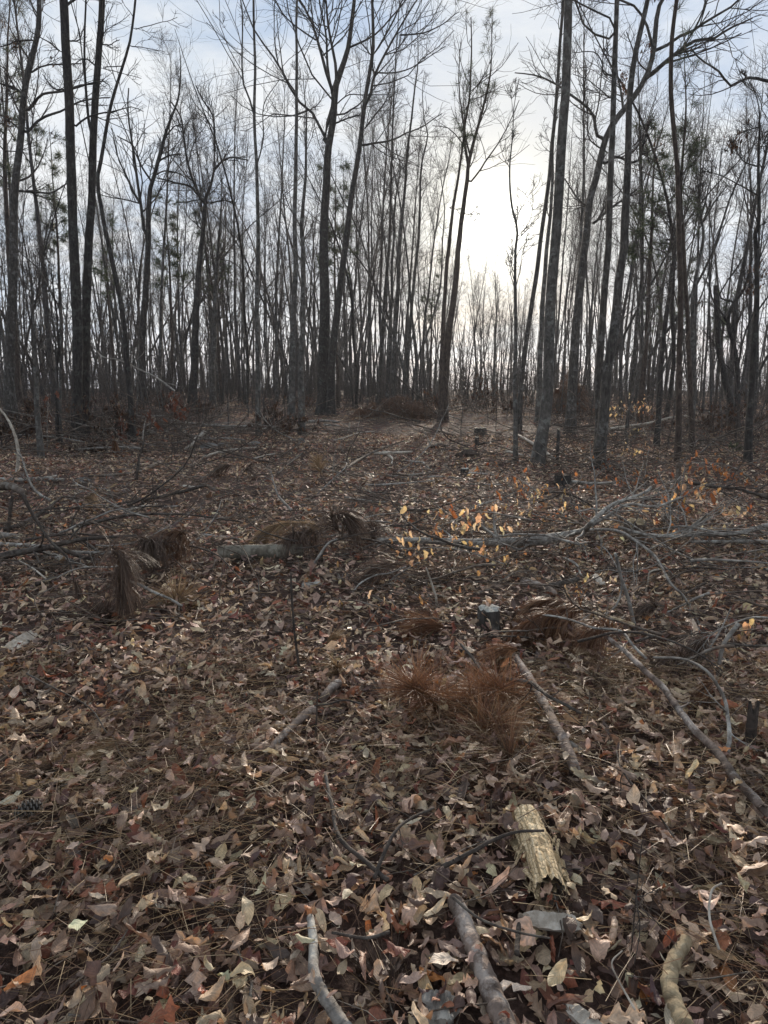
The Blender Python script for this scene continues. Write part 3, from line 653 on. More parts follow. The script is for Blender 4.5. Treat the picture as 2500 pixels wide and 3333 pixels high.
tt('broken_snag', 'broken dark snag with a blunt flat top at far right', C('6', (1325, 350), (1335, 600), (1365, 850), (1420, 1100)), (24, 12), base=C('6', (1442, 1260))[0], snag=True, limbs=[(C('6', (1345, 780), (1300, 690), (1220, 610)), 5, 2), (C('6', (1350, 590), (1310, 560), (1275, 540)), 4, 2), (C('6', (1370, 850), (1420, 880), (1450, 920)), 5, 3)], mat='bark_dark', k=(0, 5, 3), cat='dead tree')
tt('bare_tree', 'forked tree right behind the broken snag with arching branches', C('6', (1465, 1200), (1465, 900), (1440, 720), (1410, 600), (1430, 480), (1500, 380), (1550, 200), (1560, 0)), (18, 6), depth=20, limbs=[(C('6', (1410, 600), (1350, 500), (1300, 420), (1280, 250)), 7, 3), (C('6', (1465, 900), (1500, 700), (1560, 540), (1600, 420)), 7, 4), (C('6', (1350, 420), (1400, 320), (1520, 150)), 6, 3)], mat='bark_dark', k=(8, 7, 6), t1=(.4, .98), l1=1.8, leaves=(2, 6, 60))
tt('bare_tree', 'tall trunk nearest the right edge with bent upper branches', C('6', (1580, 0), (1590, 300), (1570, 800), (1540, 1300)) + C('3', (1600, 1450), (1600, 1100), (1610, 750), (1590, 620), (1540, 520)), (24, 6), base=C('6', (1530, 1490))[0], limbs=[(C('3', (1605, 800), (1560, 820), (1460, 850)), 4, 2), (C('3', (1600, 1060), (1500, 1020), (1440, 900)), 5, 2), (C('3', (1600, 1250), (1400, 1130), (1250, 1090)), 5, 2)], mat='bark_dark', k=(9, 6, 5), t1=(.4, .98), l1=1.4, leaves=(2, 6, 70))
tt('bare_tree', 'oak just outside the right edge sending one bent bough into the picture', C('S', (2590, 1500), (2580, 1000), (2570, 500), (2580, 100)), (40, 24), depth=11, limbs=[(C('3', (1780, 545), (1659, 520), (1520, 490), (1430, 540), (1350, 460), (1230, 380), (1170, 310)), 11, 4, .05), (C('3', (1520, 490), (1500, 465), (1480, 455)), 6, 4)], mat='bark_oak', k=(3, 5, 5), t1=(.7, .99), l1=1.5)
tt('sapling', 'thin bare sapling in the left brush near the pale curved stick', C('J', (320, 0), (335, 400)) + C('S', (112, 1100), (108, 980), (100, 860)), (20, 5), base=C('J', (375, 815))[0], mat='bark_grey', k=(14, 5, 4), t1=(.4, .98), l1=1.0, cat='sapling')
tt('sapling', 'thin dark sapling in front of the twin trunks, left side', C('J', (515, 0), (510, 400)) + C('S', (190, 1100), (178, 960), (160, 840)), (12, 4), base=C('J', (525, 680))[0], mat='bark_dark', k=(14, 5, 4), t1=(.4, .98), l1=1.0, cat='sapling')
tt('sapling', 'slanting bare sapling crossing behind the twin trunks', C('4', (390, 1350), (385, 600), (340, 430), (250, 250), (120, 130), (20, 0)), (10, 5), depth=19, mat='bark_grey', k=(12, 5, 4), t1=(.4, .98), l1=1.2, cat='sapling')
tt('bare_tree', 'slim grey trunk behind the dark oak left of centre', C('4', (1350, 1000), (1370, 400), (1395, 0)) + C('1', (1410, 1300), (1410, 1100)), (20, 5), depth=33, mat='bark_grey', k=(16, 6, 5), t1=(.35, .98), l1=2.2)

# ------------------------------------------------------------------ the woods behind: repeated trees, each an object of its own
def proto_tree(h, r0, style, k, l1, mat):
    P = [np.zeros(3)]; d = np.array([0, 0, 1.0]); lean = rng.normal(0, .05, 2)
    for j in range(7):
        d = unit(d + np.array([lean[0] * .3, lean[1] * .3, 0]) + rng.normal(0, .035 if style != 'crook' else .11, 3)); P.append(P[-1] + d * h / 7)
    q = resample(P, 22, .015); t = np.linspace(0, 1, 22)
    rad = r0 * (1 - .9 * t ** 1.1) * (1 + .4 * np.exp(-t * h / .25)); rad = np.maximum(rad, .006)
    v, qd = tubes([(q[None], rad[None], 8)]); me_t = mesh_from('trunk', v, qd, mat)
    t1 = dict(vase=(.38, .97), crook=(.3, .95), pole=(.5, .98), pine=(.5, .99))[style]
    ang = dict(vase=(15, 40), crook=(35, 75), pole=(20, 55), pine=(55, 95))[style]
    up = dict(vase=.22, crook=.08, pole=.18, pine=.04)[style]
    p1, r1 = spawn(q[None], rad[None], k[0], t1, (.4, 1.2), ang, 9, up, .14 if style != 'crook' else .22, .42, .007, .3, lref=l1)
    p2, r2 = spawn(p1, r1, k[1] + 1, (.1, .97), (.35, .75), (25, 60), 6, .09, .16, .5, .0045, .5)
    p3, r3 = spawn(p2, r2, k[2], (.1, .95), (.4, .85), (22, 60), 4, .07, .18, .6, .0036, .6)
    v, qd = tubes([(p1, r1, 5), (p2, r2, 3), (p3, r3, 3)]); me_c = mesh_from('crown', v, qd, 'twig')
    me_f = None
    if style == 'pine':
        sel = rng.choice(len(p3), min(150, len(p3)), replace=False)
        v, qd, cc = needle_tufts(p3[sel, -1], unit(p3[sel, -1] - p3[sel, -2]), 24, .26, .013, GREEN)
        me_f = mesh_from('foliage', v, qd, 'needle', {'col': cc})
    return (h, me_t, me_c, me_f)
PROTO = {'tall': [proto_tree(16, .088, s, k, l, m) for s, k, l, m in (('vase', (18, 7, 5), 4.2, 'bark_far'), ('pole', (15, 7, 5), 3.0, 'bark_far'), ('crook', (13, 8, 5), 3.8, 'bark_dark'), ('vase', (16, 7, 5), 3.6, 'bark_grey'), ('pole', (16, 6, 5), 2.4, 'bark_oak'))],
         'slim': [proto_tree(11, .045, s, k, l, m) for s, k, l, m in (('vase', (14, 6, 5), 2.4, 'bark_far'), ('pole', (14, 6, 4), 1.9, 'bark_grey'), ('vase', (15, 6, 5), 2.8, 'bark_far'), ('crook', (12, 7, 5), 2.2, 'bark_oak'))],
         'pine': [proto_tree(12, .11, 'pine', (22, 5, 3), 1.7, 'bark_pine'), proto_tree(9, .08, 'pine', (18, 5, 3), 1.4, 'bark_pine')],
         'stem': [proto_tree(4.2, .018, s, k, l, m) for s, k, l, m in (('pole', (7, 4, 3), .9, 'bark_grey'), ('crook', (7, 4, 3), 1.0, 'twig'), ('vase', (8, 4, 3), 1.1, 'bark_far'))]}
NAMES = {'tall': ('bare_tree', 'bare tree'), 'slim': ('bare_tree', 'bare tree'), 'pine': ('pine_tree', 'pine tree'), 'stem': ('sapling', 'sapling')}
placed = []
def place(kind, sx, depth, hgt, label, group):
    h, mt, mc, mf = PROTO[kind][rng.integers(len(PROTO[kind]))]
    x = float(W(sx, 1300, depth)[0]); z = float(gz(x, depth)) - .05
    nm, ct = NAMES[kind]
    root = thing(nm, label, ct, (x, depth, z), group); s = hgt / h
    root.scale = (s * rng.uniform(.85, 1.2),) * 2 + (s,); root.rotation_euler = (rng.normal(0, .03), rng.normal(0, .03), rng.uniform(0, 6.283))
    obj('trunk', mt, root); cr = obj('crown', mc, root)
    if mf: obj('foliage', mf, cr)
SEG = [(-60, 190, 'left of the twin trunks', 22, (27, 58), (12, 20)), (320, 610, 'between the leaning trunk and the dark oak', 34, (33, 62), (12, 21)),
       (690, 820, 'left of the very slim straight tree', 18, (31, 60), (11, 20)), (860, 1030, 'left of the big forked tree', 20, (31, 60), (11, 19)),
       (1120, 1290, 'right of the big forked tree', 26, (30, 60), (12, 20)), (1300, 1450, 'left of the two slim trunks by the sun', 20, (30, 60), (11, 19)),
       (1510, 1740, 'below the sun', 26, (32, 62), (6, 10)), (1790, 1960, 'behind the stout straight trunk and curved oak', 24, (28, 58), (11, 19)),
       (1990, 2200, 'behind the crossing pair', 29, (25, 58), (11, 18)), (2240, 2560, 'at the right edge behind the snag', 29, (24, 56), (10, 17))]
for a, b, where, n, dr, hr in SEG:
    for i in range(n):
        f = (i + rng.uniform(.1, .9)) / n; sx = a + (b - a) * f; d = math.sqrt(rng.uniform(dr[0] ** 2, dr[1] ** 2))
        kind = 'tall' if rng.uniform() < .45 else 'slim'
        hh = rng.uniform(*hr) * (1.0 if kind == 'tall' else .8)
        if 1390 < sx < 1790: hh = min(hh, .92 * (1.55 + .19 * d))
        lab = ('grey trunk in the woods ' if kind == 'tall' else 'thin bare tree in the woods ') + where
        place(kind, sx, d, hh, lab, lab)
for sx, d, h, lab in ((205, 36, 13, 'green-needled pine behind the twin trunks'), (380, 36, 9, 'low green pine behind the leaning trunk'), (560, 40, 11, 'green pine in the woods left of the dark oak'), (720, 38, 10, 'green pine right of the dark oak'),
                      (1100, 34, 11.0, 'green-tufted pine half hidden by the big forked tree'), (1400, 46, 9, 'far small pine at centre woods'), (2085, 24, 9.5, 'green pine right behind the crossing pair'),
                      (2110, 34, 6.5, 'low dark pine between the crossing pair and pine pair'), (2330, 33, 5.5, 'small green pine left of the broken snag'), (60, 31, 17, 'tall pine with yellow-green tufts at upper left'), (2200, 40, 8, 'far green pine behind the close pine pair')):
    place('pine', sx, d, h, lab, None)
for a, b, where, n, dr in ((-40, 480, 'in the left thicket', 34, (14, 28)), (480, 1000, 'in the thicket left of centre', 24, (19, 32)), (1500, 2000, 'in the brush below the sun', 16, (17, 32)), (2000, 2540, 'in the brush at right', 22, (13.5, 28))):
    for i in range(n):
        lab = 'wispy bare sapling ' + where
        place('stem', a + (b - a) * (i + rng.uniform(0, 1)) / n, math.sqrt(rng.uniform(dr[0] ** 2, dr[1] ** 2)), rng.uniform(2.2, 5.5) * (.6 if 1500 < a + (b - a) * i / n < 1800 else 1), lab, lab)

def far_woods():
    n = 780; th = rng.uniform(-.72, .72, n); d = rng.uniform(56, 120, n)
    x = np.sin(th) * d; y = np.cos(th) * d; P = 6
    h = rng.uniform(8, 17, n) * np.where(th > -.02, .72, 1.0); h = np.where(np.abs(th - .15) < .07, np.minimum(h, .15 * d), h)
    q = np.zeros((n, P, 3)); q[:, 0] = np.stack([x, y, gz(x, y) - .2], 1); dd = np.tile(np.array([0, 0, 1.0]), (n, 1))
    for j in range(1, P):
        dd = unit(dd + rng.normal(0, .07, (n, 3)) * [1, 1, 0]); q[:, j] = q[:, j - 1] + dd * (h / (P - 1))[:, None]
    rad = (h * rng.uniform(.005, .011, n))[:, None] * np.linspace(1, .2, P)[None]
    p1, r1 = spawn(q, rad, 9, (.2, .98), (.16, .36), (20, 60), 4, .15, .18, .5, .018, .4)
    v, qd = tubes([(q, rad, 5), (p1, r1, 3)])
    o = obj('far_woods', mesh_from('far_woods', v, qd, 'bark_far')); o['kind'] = 'stuff'
    tag(o, 'distant grey mass of bare woods beyond the nearer trees', 'woods')
far_woods()
def undergrowth():
    G = []
    for n, y0, y1, hh, r in ((2600, 13, 24, 1.0, .006), (3300, 24, 46, 2.0, .009), (2900, 44, 74, 3.4, .016)):
        y = np.sqrt(rng.uniform(y0 ** 2, y1 ** 2, n)); x = rng.uniform(-.66, .66, n) * y
        sx = 1250 + x / y * FS
        dens = np.where(sx < 900, 1.0, np.where(sx < 1700, .95, .75)); dens = np.where((sx > 700) & (sx < 1750) & (y < 27), .04, dens)
        dens = np.where((sx > 1700) & (y < 20), .3, dens); dens = np.where((sx <= 700) & (y < 15.5), .15, dens)
        keep = rng.uniform(0, 1, n) < dens; x, y = x[keep], y[keep]; m = len(x); P = 5
        d = unit(np.stack([rng.normal(0, .3, m), rng.normal(0, .3, m), np.ones(m)], 1)); q = np.zeros((m, P, 3)); q[:, 0] = np.stack([x, y, gz(x, y) - .05], 1)
        h = rng.uniform(.35, 1.25, m) * hh
        for j in range(1, P):
            d = unit(d + rng.normal(0, .16, (m, 3))); q[:, j] = q[:, j - 1] + d * (h / (P - 1))[:, None]
        rd = (rng.uniform(.6, 1.4, m) * r)[:, None] * np.linspace(1, .4, P)[None]
        G.append((q, rd, 3))
        p2, r2 = spawn(q, rd, 3, (.2, .95), (.3, .7), (30, 80), 3, .05, .2, .6, r * .4, .5); G.append((p2, r2, 3))
    v, qd = tubes(G); o = obj('undergrowth', mesh_from('undergrowth', v, qd, 'twig')); o['kind'] = 'stuff'
    tag(o, 'tangled grey-brown undergrowth between the background trunks', 'undergrowth')
undergrowth()

# ================================================================== FALLEN WOOD
def curve_px(k, pts, h=0.0, gy=None, dz=0.0):
    """picture points -> place: lying on the ground (plus heights h), or standing in the upright plane over ground row gy"""
    S = C(k, *pts); n = len(S)
    if gy is None:
        hs = np.full(n, h, float) if np.isscalar(h) else np.interp(np.linspace(0, 1, n), np.linspace(0, 1, len(h)), h)
        return np.array([Gd(sx, sy, hh) for (sx, sy), hh in zip(S, hs)])
    mx = S[-1][0]; depth = Gd(mx, C(k, (0, gy))[0][1])[1]
    out = []; acc = 0
    for i, (sx, sy) in enumerate(S[::-1]):
        if i: acc += math.hypot(sx - S[n - i][0], sy - S[n - i][1]) / FS * depth
        out.append(W(sx, sy, depth + dz * acc))
    return np.array(out[::-1])
def stick(label, k, pts, w0, w1, mat='deadwood_brown', h=0.0, gy=None, twigs=0, name='fallen_branch', cat='branch', cap=False, dz=0.0, sides=8, tl=.35, knob=.035):
    lift = .085 if k in 'DEFGHI' else .05
    s = CROP[k][2]; p = curve_px(k, pts, np.asarray(h) + lift if not np.isscalar(h) else h + lift, gy, dz)
    n = max(16, 7 * len(pts)); q = resample(p, n); dist = np.linalg.norm(q - np.array([0, 0, CAM_H]), axis=1)
    rad = px_r(np.linspace(w0, w1, n) / s, dist)
    q = q + rng.normal(0, 1, (n, 3)) * (rad * (.03 if cap else .06))[:, None]
    if gy is None: q[:, 2] = np.maximum(q[:, 2], gz(q[:, 0], q[:, 1]) + rad * .6)
    else: q[:, 2] = np.maximum(q[:, 2], gz(q[:, 0], q[:, 1]) - .02)
    kn = rng.normal(0, knob, n); kn = (kn + np.roll(kn, 1) + np.roll(kn, -1)) / 2; rad = rad * (1 + kn)
    o3 = q[0].copy(); o3[2] = min(q[:, 2].min(), q[0, 2])
    e0, e1 = q[0] - unit(q[1] - q[0]) * rad[0] * .15, q[-1] + unit(q[-1] - q[-2]) * rad[-1] * .3
    qq = np.vstack([e0, q, e1]); rr = np.concatenate([[rad[0] * (.02 if not cap else .9)], rad, [rad[-1] * .05]])
    G = [(qq[None], rr[None], sides)]
    if twigs:
        p1, r1 = spawn(q[None], rad[None], twigs, (.15, .97), (tl * .5, tl * 1.2), (25, 65), 6, .04, .16, .45, .0022, .35)
        low = gz(p1[..., 0], p1[..., 1]) + .01; p1[..., 2] = np.maximum(p1[..., 2], low); G.append((p1, r1, 4))
        p2, r2 = spawn(p1, r1, 2, (.3, .95), (.3, .6), (25, 60), 4, .03, .16, .6, .0016, .5)
        p2[..., 2] = np.maximum(p2[..., 2], gz(p2[..., 0], p2[..., 1]) + .01); G.append((p2, r2, 3))
    v, qd = tubes(G)
    o = obj(name, mesh_from(name, v - o3, qd, mat), None, o3); tag(o, label, cat)
    if cap:
        t = unit(q[1] - q[0]); a = unit(np.cross(t, [0, 0, 1])); b = np.cross(t, a); m = 20
        th = np.linspace(0, 2 * math.pi, m, endpoint=False); c0 = e0 - t * .002
        ring = c0 + (a * np.cos(th)[:, None] + b * np.sin(th)[:, None]) * rad[0] * .93 * (1 + rng.normal(0, .03, (m, 1)))
        vv = np.vstack([c0 - t * .002, ring]) - o3
        tr = [(0, 1 + i, 1 + (i + 1) % m) for i in range(m)]
        obj('cut_face', mesh_from('cut_face', vv, None, 'cut_wood', tris=tr, smooth_=False), o)
    return o
G_, P_, B_, D_ = 'deadwood_grey', 'deadwood_pale', 'deadwood_brown', 'deadwood_dark'
st = stick
# --- left side
st('pale curved dead stem standing at the left edge', 'J', [(-30, 330), (60, 440), (135, 600), (165, 760), (155, 940)], 14, 34, P_, gy=950, name='dead_sapling', cat='dead sapling')
st('grey log on the leaves at the left edge below the pale curved stem', 'K', [(-60, 25), (160, 32), (390, 25), (570, 35)], 36, 30, G_, name='fallen_log', cat='log')
st('pale short stick lying just behind the grey left-edge log', 'J', [(400, 985), (460, 975), (520, 965)], 24, 20, P_)
st('brown bent pole ending against the dark upright sapling stick', 'A', [(560, 195), (750, 185), (900, 160), (1030, 95)], 16, 26, B_)
st('dark thin sapling stick standing upright on the mid-left leaves', 'A', [(925, -120), (910, 0), (885, 80), (865, 225)], 7, 20, D_, gy=228, name='dead_sapling', cat='dead sapling', twigs=5)
st('grey-brown straight branch with a twig, mid-left of the clearing', 'A', [(690, 385), (860, 350), (1000, 330), (1150, 295), (1310, 250)], 12, 24, D_, h=[.05, .12], twigs=5)
st('short stub joined to the mid-left straight branch, slanting down right', 'A', [(1310, 250), (1345, 275), (1365, 285)], 22, 12, B_, h=.06)
st('dark arching bough that rises at left and dives toward the hanging needles', 'K', [(200, 150), (250, 260), (330, 400), (450, 580), (560, 680), (620, 760), (660, 900)], 34, 12, D_, gy=960, dz=.15, twigs=4)
st('thick dark upright stub at the left edge', 'K', [(115, 175), (95, 300), (70, 560)], 26, 30, D_, gy=590, name='dead_sapling', cat='dead sapling')
st('weathered log end poking in at the left edge', 'K', [(-80, 90), (90, 90), (220, 150)], 70, 50, B_, h=.08, name='fallen_log', cat='log')
st('long dark bough lying across the left slash, bent upward in its middle', 'K', [(-60, 740), (150, 690), (400, 645), (560, 605), (700, 575), (880, 555), (1230, 535)], 64, 18, D_, h=[.06, .2, .22], twigs=8)
st('dark branch running down right under the left slash', 'K', [(430, 640), (560, 660), (700, 710), (850, 750)], 44, 34, D_, h=[.2, .06], twigs=4)
st('grey barkless pole lying beneath the left slash', 'K', [(-50, 610), (200, 620), (420, 640), (650, 680), (900, 690), (1280, 690)], 36, 24, G_, h=[.06, .08])
st('broad weathered grey log under the left slash with ridged wood', 'K', [(260, 690), (400, 700), (520, 730), (650, 770)], 64, 40, G_, name='fallen_log', cat='log', sides=12)
st('log with a bright broken yellow end at the left edge', 'K', [(170, 545), (60, 535), (-60, 530)], 40, 60, G_, h=.05, cap=True, name='fallen_log', cat='log')
st('long thin arched branch behind the left slash', 'A', [(450, 520), (640, 480), (800, 445), (1000, 435), (1200, 440), (1400, 465), (1530, 485)], 20, 10, D_, h=[.08, .2, .05], twigs=8)
st('hooked dark twig curling up from the left slash', 'K', [(690, 330), (650, 410), (670, 520), (760, 590), (900, 690)], 14, 26, D_, gy=720, dz=.1)
st('dark branch rising to the right behind the left slash', 'K', [(-30, 490), (150, 450), (280, 380), (430, 290), (560, 190), (700, 200)], 44, 10, D_, h=[.05, .15], twigs=7)
st('pale grey stick sloping down right beside the hanging needle curtain', 'K', [(1140, 940), (1240, 970), (1400, 1050), (1520, 1100), (1640, 1170)], 26, 24, G_, h=[.16, .02], twigs=2)
st('short dark broken log below the left slash', 'K', [(330, 970), (430, 940), (560, 900), (620, 880)], 40, 34, D_, h=.03, name='fallen_log', cat='log')
st('pale peeled twig leaning under the left slash', 'K', [(170, 760), (300, 830), (420, 930)], 10, 14, P_, h=[.12, .03])
st('thin dark twig running along the leaves left of the near stake', 'A', [(60, 1190), (180, 1240), (330, 1250), (500, 1300), (720, 1310)], 14, 7, D_, h=.02, twigs=4)
st('pale split stick behind the left slash, bright at one end', 'A', [(820, 410), (870, 395), (1000, 370)], 20, 10, P_, h=.03)
st('short bright stick tip beside the mid-left straight branch', 'A', [(1165, 258), (1245, 266)], 18, 14, P_, h=.03)
st('thin stick lying level right of the long arched branch', 'A', [(1290, 565), (1400, 580), (1560, 595)], 18, 14, G_, h=.02)
st('broken branch with bright yellow split end leaning in the left brush', '4', [(1300, 1280), (1250, 1320), (1215, 1365), (1175, 1392)], 26, 18, P_, h=[.28, .02])
st('brown stick leaning from the bright split branch to the rocks', '4', [(1285, 1290), (1330, 1315), (1375, 1342)], 12, 14, B_, h=[.24, .08])
st('pale straight pole lying right of the two grey rocks', '4', [(1290, 1440), (1400, 1405), (1500, 1390), (1630, 1380)], 16, 12, P_, h=.03)
st('thin pale stem arching through the left brush toward the leaning trunk', '4', [(580, 720), (650, 800), (760, 825), (880, 880), (1000, 940), (1110, 1020)], 8, 12, G_, gy=1330, twigs=3)
st('thin grey stem slanting level across the left brush', '4', [(120, 1300), (250, 1305), (400, 1320), (540, 1345)], 9, 8, G_, gy=1400, twigs=4)
st('grey stick lying across the foot of the leaning trunk', '4', [(500, 1390), (680, 1380), (780, 1378), (890, 1385)], 12, 14, G_, h=.12)
st('grey log half hidden in brush behind the leaning trunk', '4', [(800, 1295), (900, 1290), (990, 1280)], 30, 26, G_, h=.08, name='fallen_log', cat='log')
st('long grey fallen pole in the brush right of the leaning trunk', '4', [(1030, 1205), (1150, 1220), (1300, 1235), (1500, 1245), (1640, 1240)], 20, 14, G_, h=.1)
# --- centre
st('cut grey log with a sawn end lying left of centre', 'B', [(22, 588), (150, 580), (300, 577), (470, 570)], 88, 80, 'log_bark', name='cut_log', cat='log', cap=True, sides=18, h=.062, knob=.015)
st('thick reddish-brown bent branch lying in the middle of the clearing', '5', [(580, 1440), (700, 1365), (800, 1315), (950, 1262)], 24, 9, B_, h=[.03, .2], twigs=3)
st('bleached log piece beside the bent branch mid-clearing', '5', [(770, 1338), (880, 1334), (1000, 1328)], 22, 12, P_, h=.08, twigs=0, name='fallen_log', cat='log')
st('short bleached prong bent down from the bleached log piece', '5', [(855, 1345), (880, 1370), (875, 1400)], 14, 8, P_, h=[.1, .01])
st('dark thin branch lying left of the reddish bent branch', '5', [(470, 1440), (600, 1385), (720, 1352)], 12, 8, D_, h=.04, twigs=4)
st('slender stick standing askew in front of the reddish bent branch', '5', [(690, 1200), (640, 1280), (608, 1360), (600, 1470)], 6, 10, B_, gy=1475, name='dead_sapling', cat='dead sapling')
st('pale fork twig upright in the clearing below the dark leafy shrub', '5', [(625, 1150), (620, 1190), (612, 1215)], 8, 10, P_, gy=1218, name='dead_sapling', cat='dead sapling')
st('pale thin branch slanting behind the reddish bent branch', '5', [(530, 1260), (600, 1240), (680, 1215), (770, 1205)], 9, 6, P_, h=.05, twigs=3)
st('dark stick slanting mid-left of the clearing centre', '5', [(190, 1460), (270, 1390), (350, 1330)], 12, 12, D_, h=.05)
st('long pale stick lying right of the bark-brown rock', '5', [(40, 1370), (120, 1350), (180, 1338)], 8, 8, P_, h=.03)
st('brown upright stake standing in the leaves left of centre', 'E', [(243, -310), (250, -160), (262, 0), (285, 180), (305, 258)], 10, 15, D_, gy=262, name='dead_sapling', cat='dead sapling')
st('thin dark twig standing upright below the brown stake', 'E', [(388, 330), (382, 480), (374, 640)], 6, 11, D_, gy=645, name='dead_sapling', cat='dead sapling')
st('tall wiry grass-thin stem left of the cut log', 'B', [(50, 540), (42, 650), (25, 800), (5, 880)], 4, 5, B_, gy=885, name='dead_sapling', cat='dead sapling')
st('pale curved stick rising out of the needle heap beside the cut log', 'B', [(660, 505), (610, 530), (560, 600), (500, 690)], 10, 18, G_, gy=700, dz=.1)
st('thin dark twig in front of the cut log needle heap', 'B', [(420, 440), (430, 540), (465, 600)], 8, 8, D_, gy=640)
st('whitish crooked twig standing in the leaves right of centre', 'B', [(1140, 660), (1168, 740), (1193, 820), (1200, 905)], 8, 16, P_, gy=908, name='dead_sapling', cat='dead sapling', twigs=3)
st('half buried pale branch in the leaves at centre', 'E', [(110, 670), (210, 560), (330, 450), (370, 430)], 34, 46, 'bark_flaky', h=.0)
st('short half buried pale log piece at centre near the little needle tuft', 'E', [(415, 370), (460, 320), (500, 285)], 44, 46, 'bark_flaky', h=.0)
st('bent thin twig lying right of the half buried branch', 'E', [(370, 410), (450, 400), (530, 380), (630, 400)], 10, 10, D_, h=.04)
st('small grey stick piece below the cut log', 'B', [(470, 750), (520, 752), (570, 745)], 30, 26, G_, h=.02)
st('thin stick curving from the centre needle heap to lower left', 'B', [(745, 790), (790, 740), (870, 700), (940, 690), (1030, 655)], 8, 9, G_, h=[.02, .12])
# --- right tangle
st('long grey beech trunk lying across the right of the clearing', 'C', [(505, 497), (430, 512), (250, 522), (50, 524), (-230, 512), (-450, 512)], 58, 26, G_, h=.10, name='fallen_log', cat='log', sides=14, cap=True, knob=.02, twigs=12, tl=.25)
st('pale forked limb rising from the end of the fallen beech trunk', 'C', [(490, 492), (650, 462), (710, 410), (800, 330), (900, 290), (1000, 250), (1025, 225)], 36, 14, G_, h=[.1, .35, .5, .55], twigs=14, tl=.5)
st('thinner grey limb lying along the pale forked limb', 'C', [(640, 470), (760, 400), (900, 320), (1050, 330), (1190, 280)], 18, 12, G_, h=[.12, .35, .4], twigs=12, tl=.5)
st('dark limb drooping down right from the slash tangle', 'C', [(500, 480), (700, 455), (850, 462), (950, 520), (1050, 600), (1130, 740), (1200, 810), (1235, 870)], 16, 12, G_, h=[.12, .32, .2, .02], twigs=12, tl=.5)
st('broken upright splintered bough among the copper leaves', 'C', [(1178, 98), (1165, 250), (1120, 360), (1070, 440)], 26, 20, B_, gy=470, name='broken_bough', cat='branch', twigs=5)
st('straight stick slanting to the right edge above the tangle', 'C', [(1215, 195), (1350, 220), (1500, 235), (1680, 290)], 14, 16, D_, h=[.4, .15], twigs=12, tl=.5)
st('grey branch lying level to the right edge', 'C', [(850, 440), (1000, 480), (1150, 490), (1300, 480), (1450, 480), (1550, 460), (1700, 420)], 16, 26, G_, h=[.25, .1, .15], twigs=12, tl=.5)
st('second grey branch at the right edge lying under the level one', 'C', [(1240, 520), (1400, 520), (1530, 518), (1700, 525)], 14, 24, G_, h=.05)
st('forked grey branch rising at right edge of the tangle', 'C', [(1190, 490), (1280, 420), (1330, 370)], 26, 8, G_, h=[.1, .35], twigs=3)
st('lichen-grey stick leaning in front of the tangle', 'C', [(835, 582), (868, 720), (910, 850), (940, 1000)], 16, 24, G_, gy=1010, dz=-.1, name='fallen_branch')
st('white bent twig right of the lichen-grey stick', 'C', [(1070, 668), (1020, 685), (1010, 740), (995, 805)], 8, 9, P_, gy=810)
st('dark straight twig lying right of the white bent twig', 'C', [(1145, 832), (1230, 790), (1322, 740)], 10, 12, D_, h=.04)
st('short crooked branch below the fallen beech trunk', 'C', [(560, 610), (620, 640), (650, 700)], 18, 10, G_, h=.05, twigs=2)
st('small crooked bone-white twig under the pale forked limb', 'C', [(790, 485), (762, 500), (768, 540)], 8, 8, P_, gy=548)
st('mottled log lying between the sawn stump and the copper leaves', 'C', [(330, 740), (400, 750), (470, 775), (505, 800)], 46, 34, 'bark_flaky', h=.03, name='fallen_log', cat='log')
st('dark split slab leaning right of the mottled log', 'C', [(480, 760), (560, 740), (640, 720)], 36, 24, D_, h=[.04, .1])
st('long slender branch carrying the drooping needles at right', 'C', [(440, 915), (520, 925), (620, 950), (720, 985), (860, 1000), (930, 1080), (1000, 1150)], 10, 14, G_, h=[.16, .2, .15], twigs=3)
st('peeled yellowish stick behind the drooping needles at right', 'C', [(720, 902), (820, 932), (935, 968)], 18, 18, 'deadwood_tan', h=.08)
st('long pine pole running from the drooping needles off the right edge', 'F', [(690, 50), (800, 130), (900, 210), (1000, 310), (1090, 390), (1160, 490), (1260, 620), (1390, 750), (1480, 880), (1600, 1010), (1690, 1100)], 18, 46, 'bark_flaky', h=[.1, .01], twigs=3, tl=.12, name='fallen_pole', cat='log', sides=12)
st('stout bark-covered pole lying toward the camera right of centre', 'F', [(295, 235), (360, 330), (430, 450), (500, 580), (560, 690), (618, 840)], 44, 54, 'bark_flaky', h=.012, name='fallen_pole', cat='log', sides=12)
st('short side stub on the stout bark-covered pole', 'F', [(575, 690), (620, 720), (655, 742)], 40, 26, B_, h=.0)
st('dark knotty stick crossing over the top of the stout pole', 'F', [(225, 348), (380, 370), (470, 440), (570, 490), (650, 535)], 24, 16, D_, h=[.05, .10, .04], twigs=3)
st('pale bent stem curving down on the right beside the long pole', 'F', [(1040, 232), (1200, 240), (1320, 300), (1390, 390), (1430, 480), (1450, 640), (1440, 750)], 10, 22, G_, h=[.2, .25, .1, .02], twigs=3)
st('crooked grey stick rising to the right edge above the bent stem', 'F', [(1500, 50), (1420, 160), (1392, 290), (1382, 335)], 22, 16, G_, gy=345, twigs=2)
st('thin dark stick lying level at the right edge', 'F', [(1430, 155), (1540, 168), (1700, 170)], 12, 14, D_, h=.08, twigs=2)
st('thin dark twig lying diagonally among the lower right leaves', 'F', [(840, 735), (870, 840), (980, 980), (1080, 1100), (1150, 1200)], 8, 9, D_, h=.04, twigs=3)
st('twig slanting across the leaves above the stout pole', 'F', [(0, 160), (60, 230), (120, 320)], 14, 16, D_, h=.05)
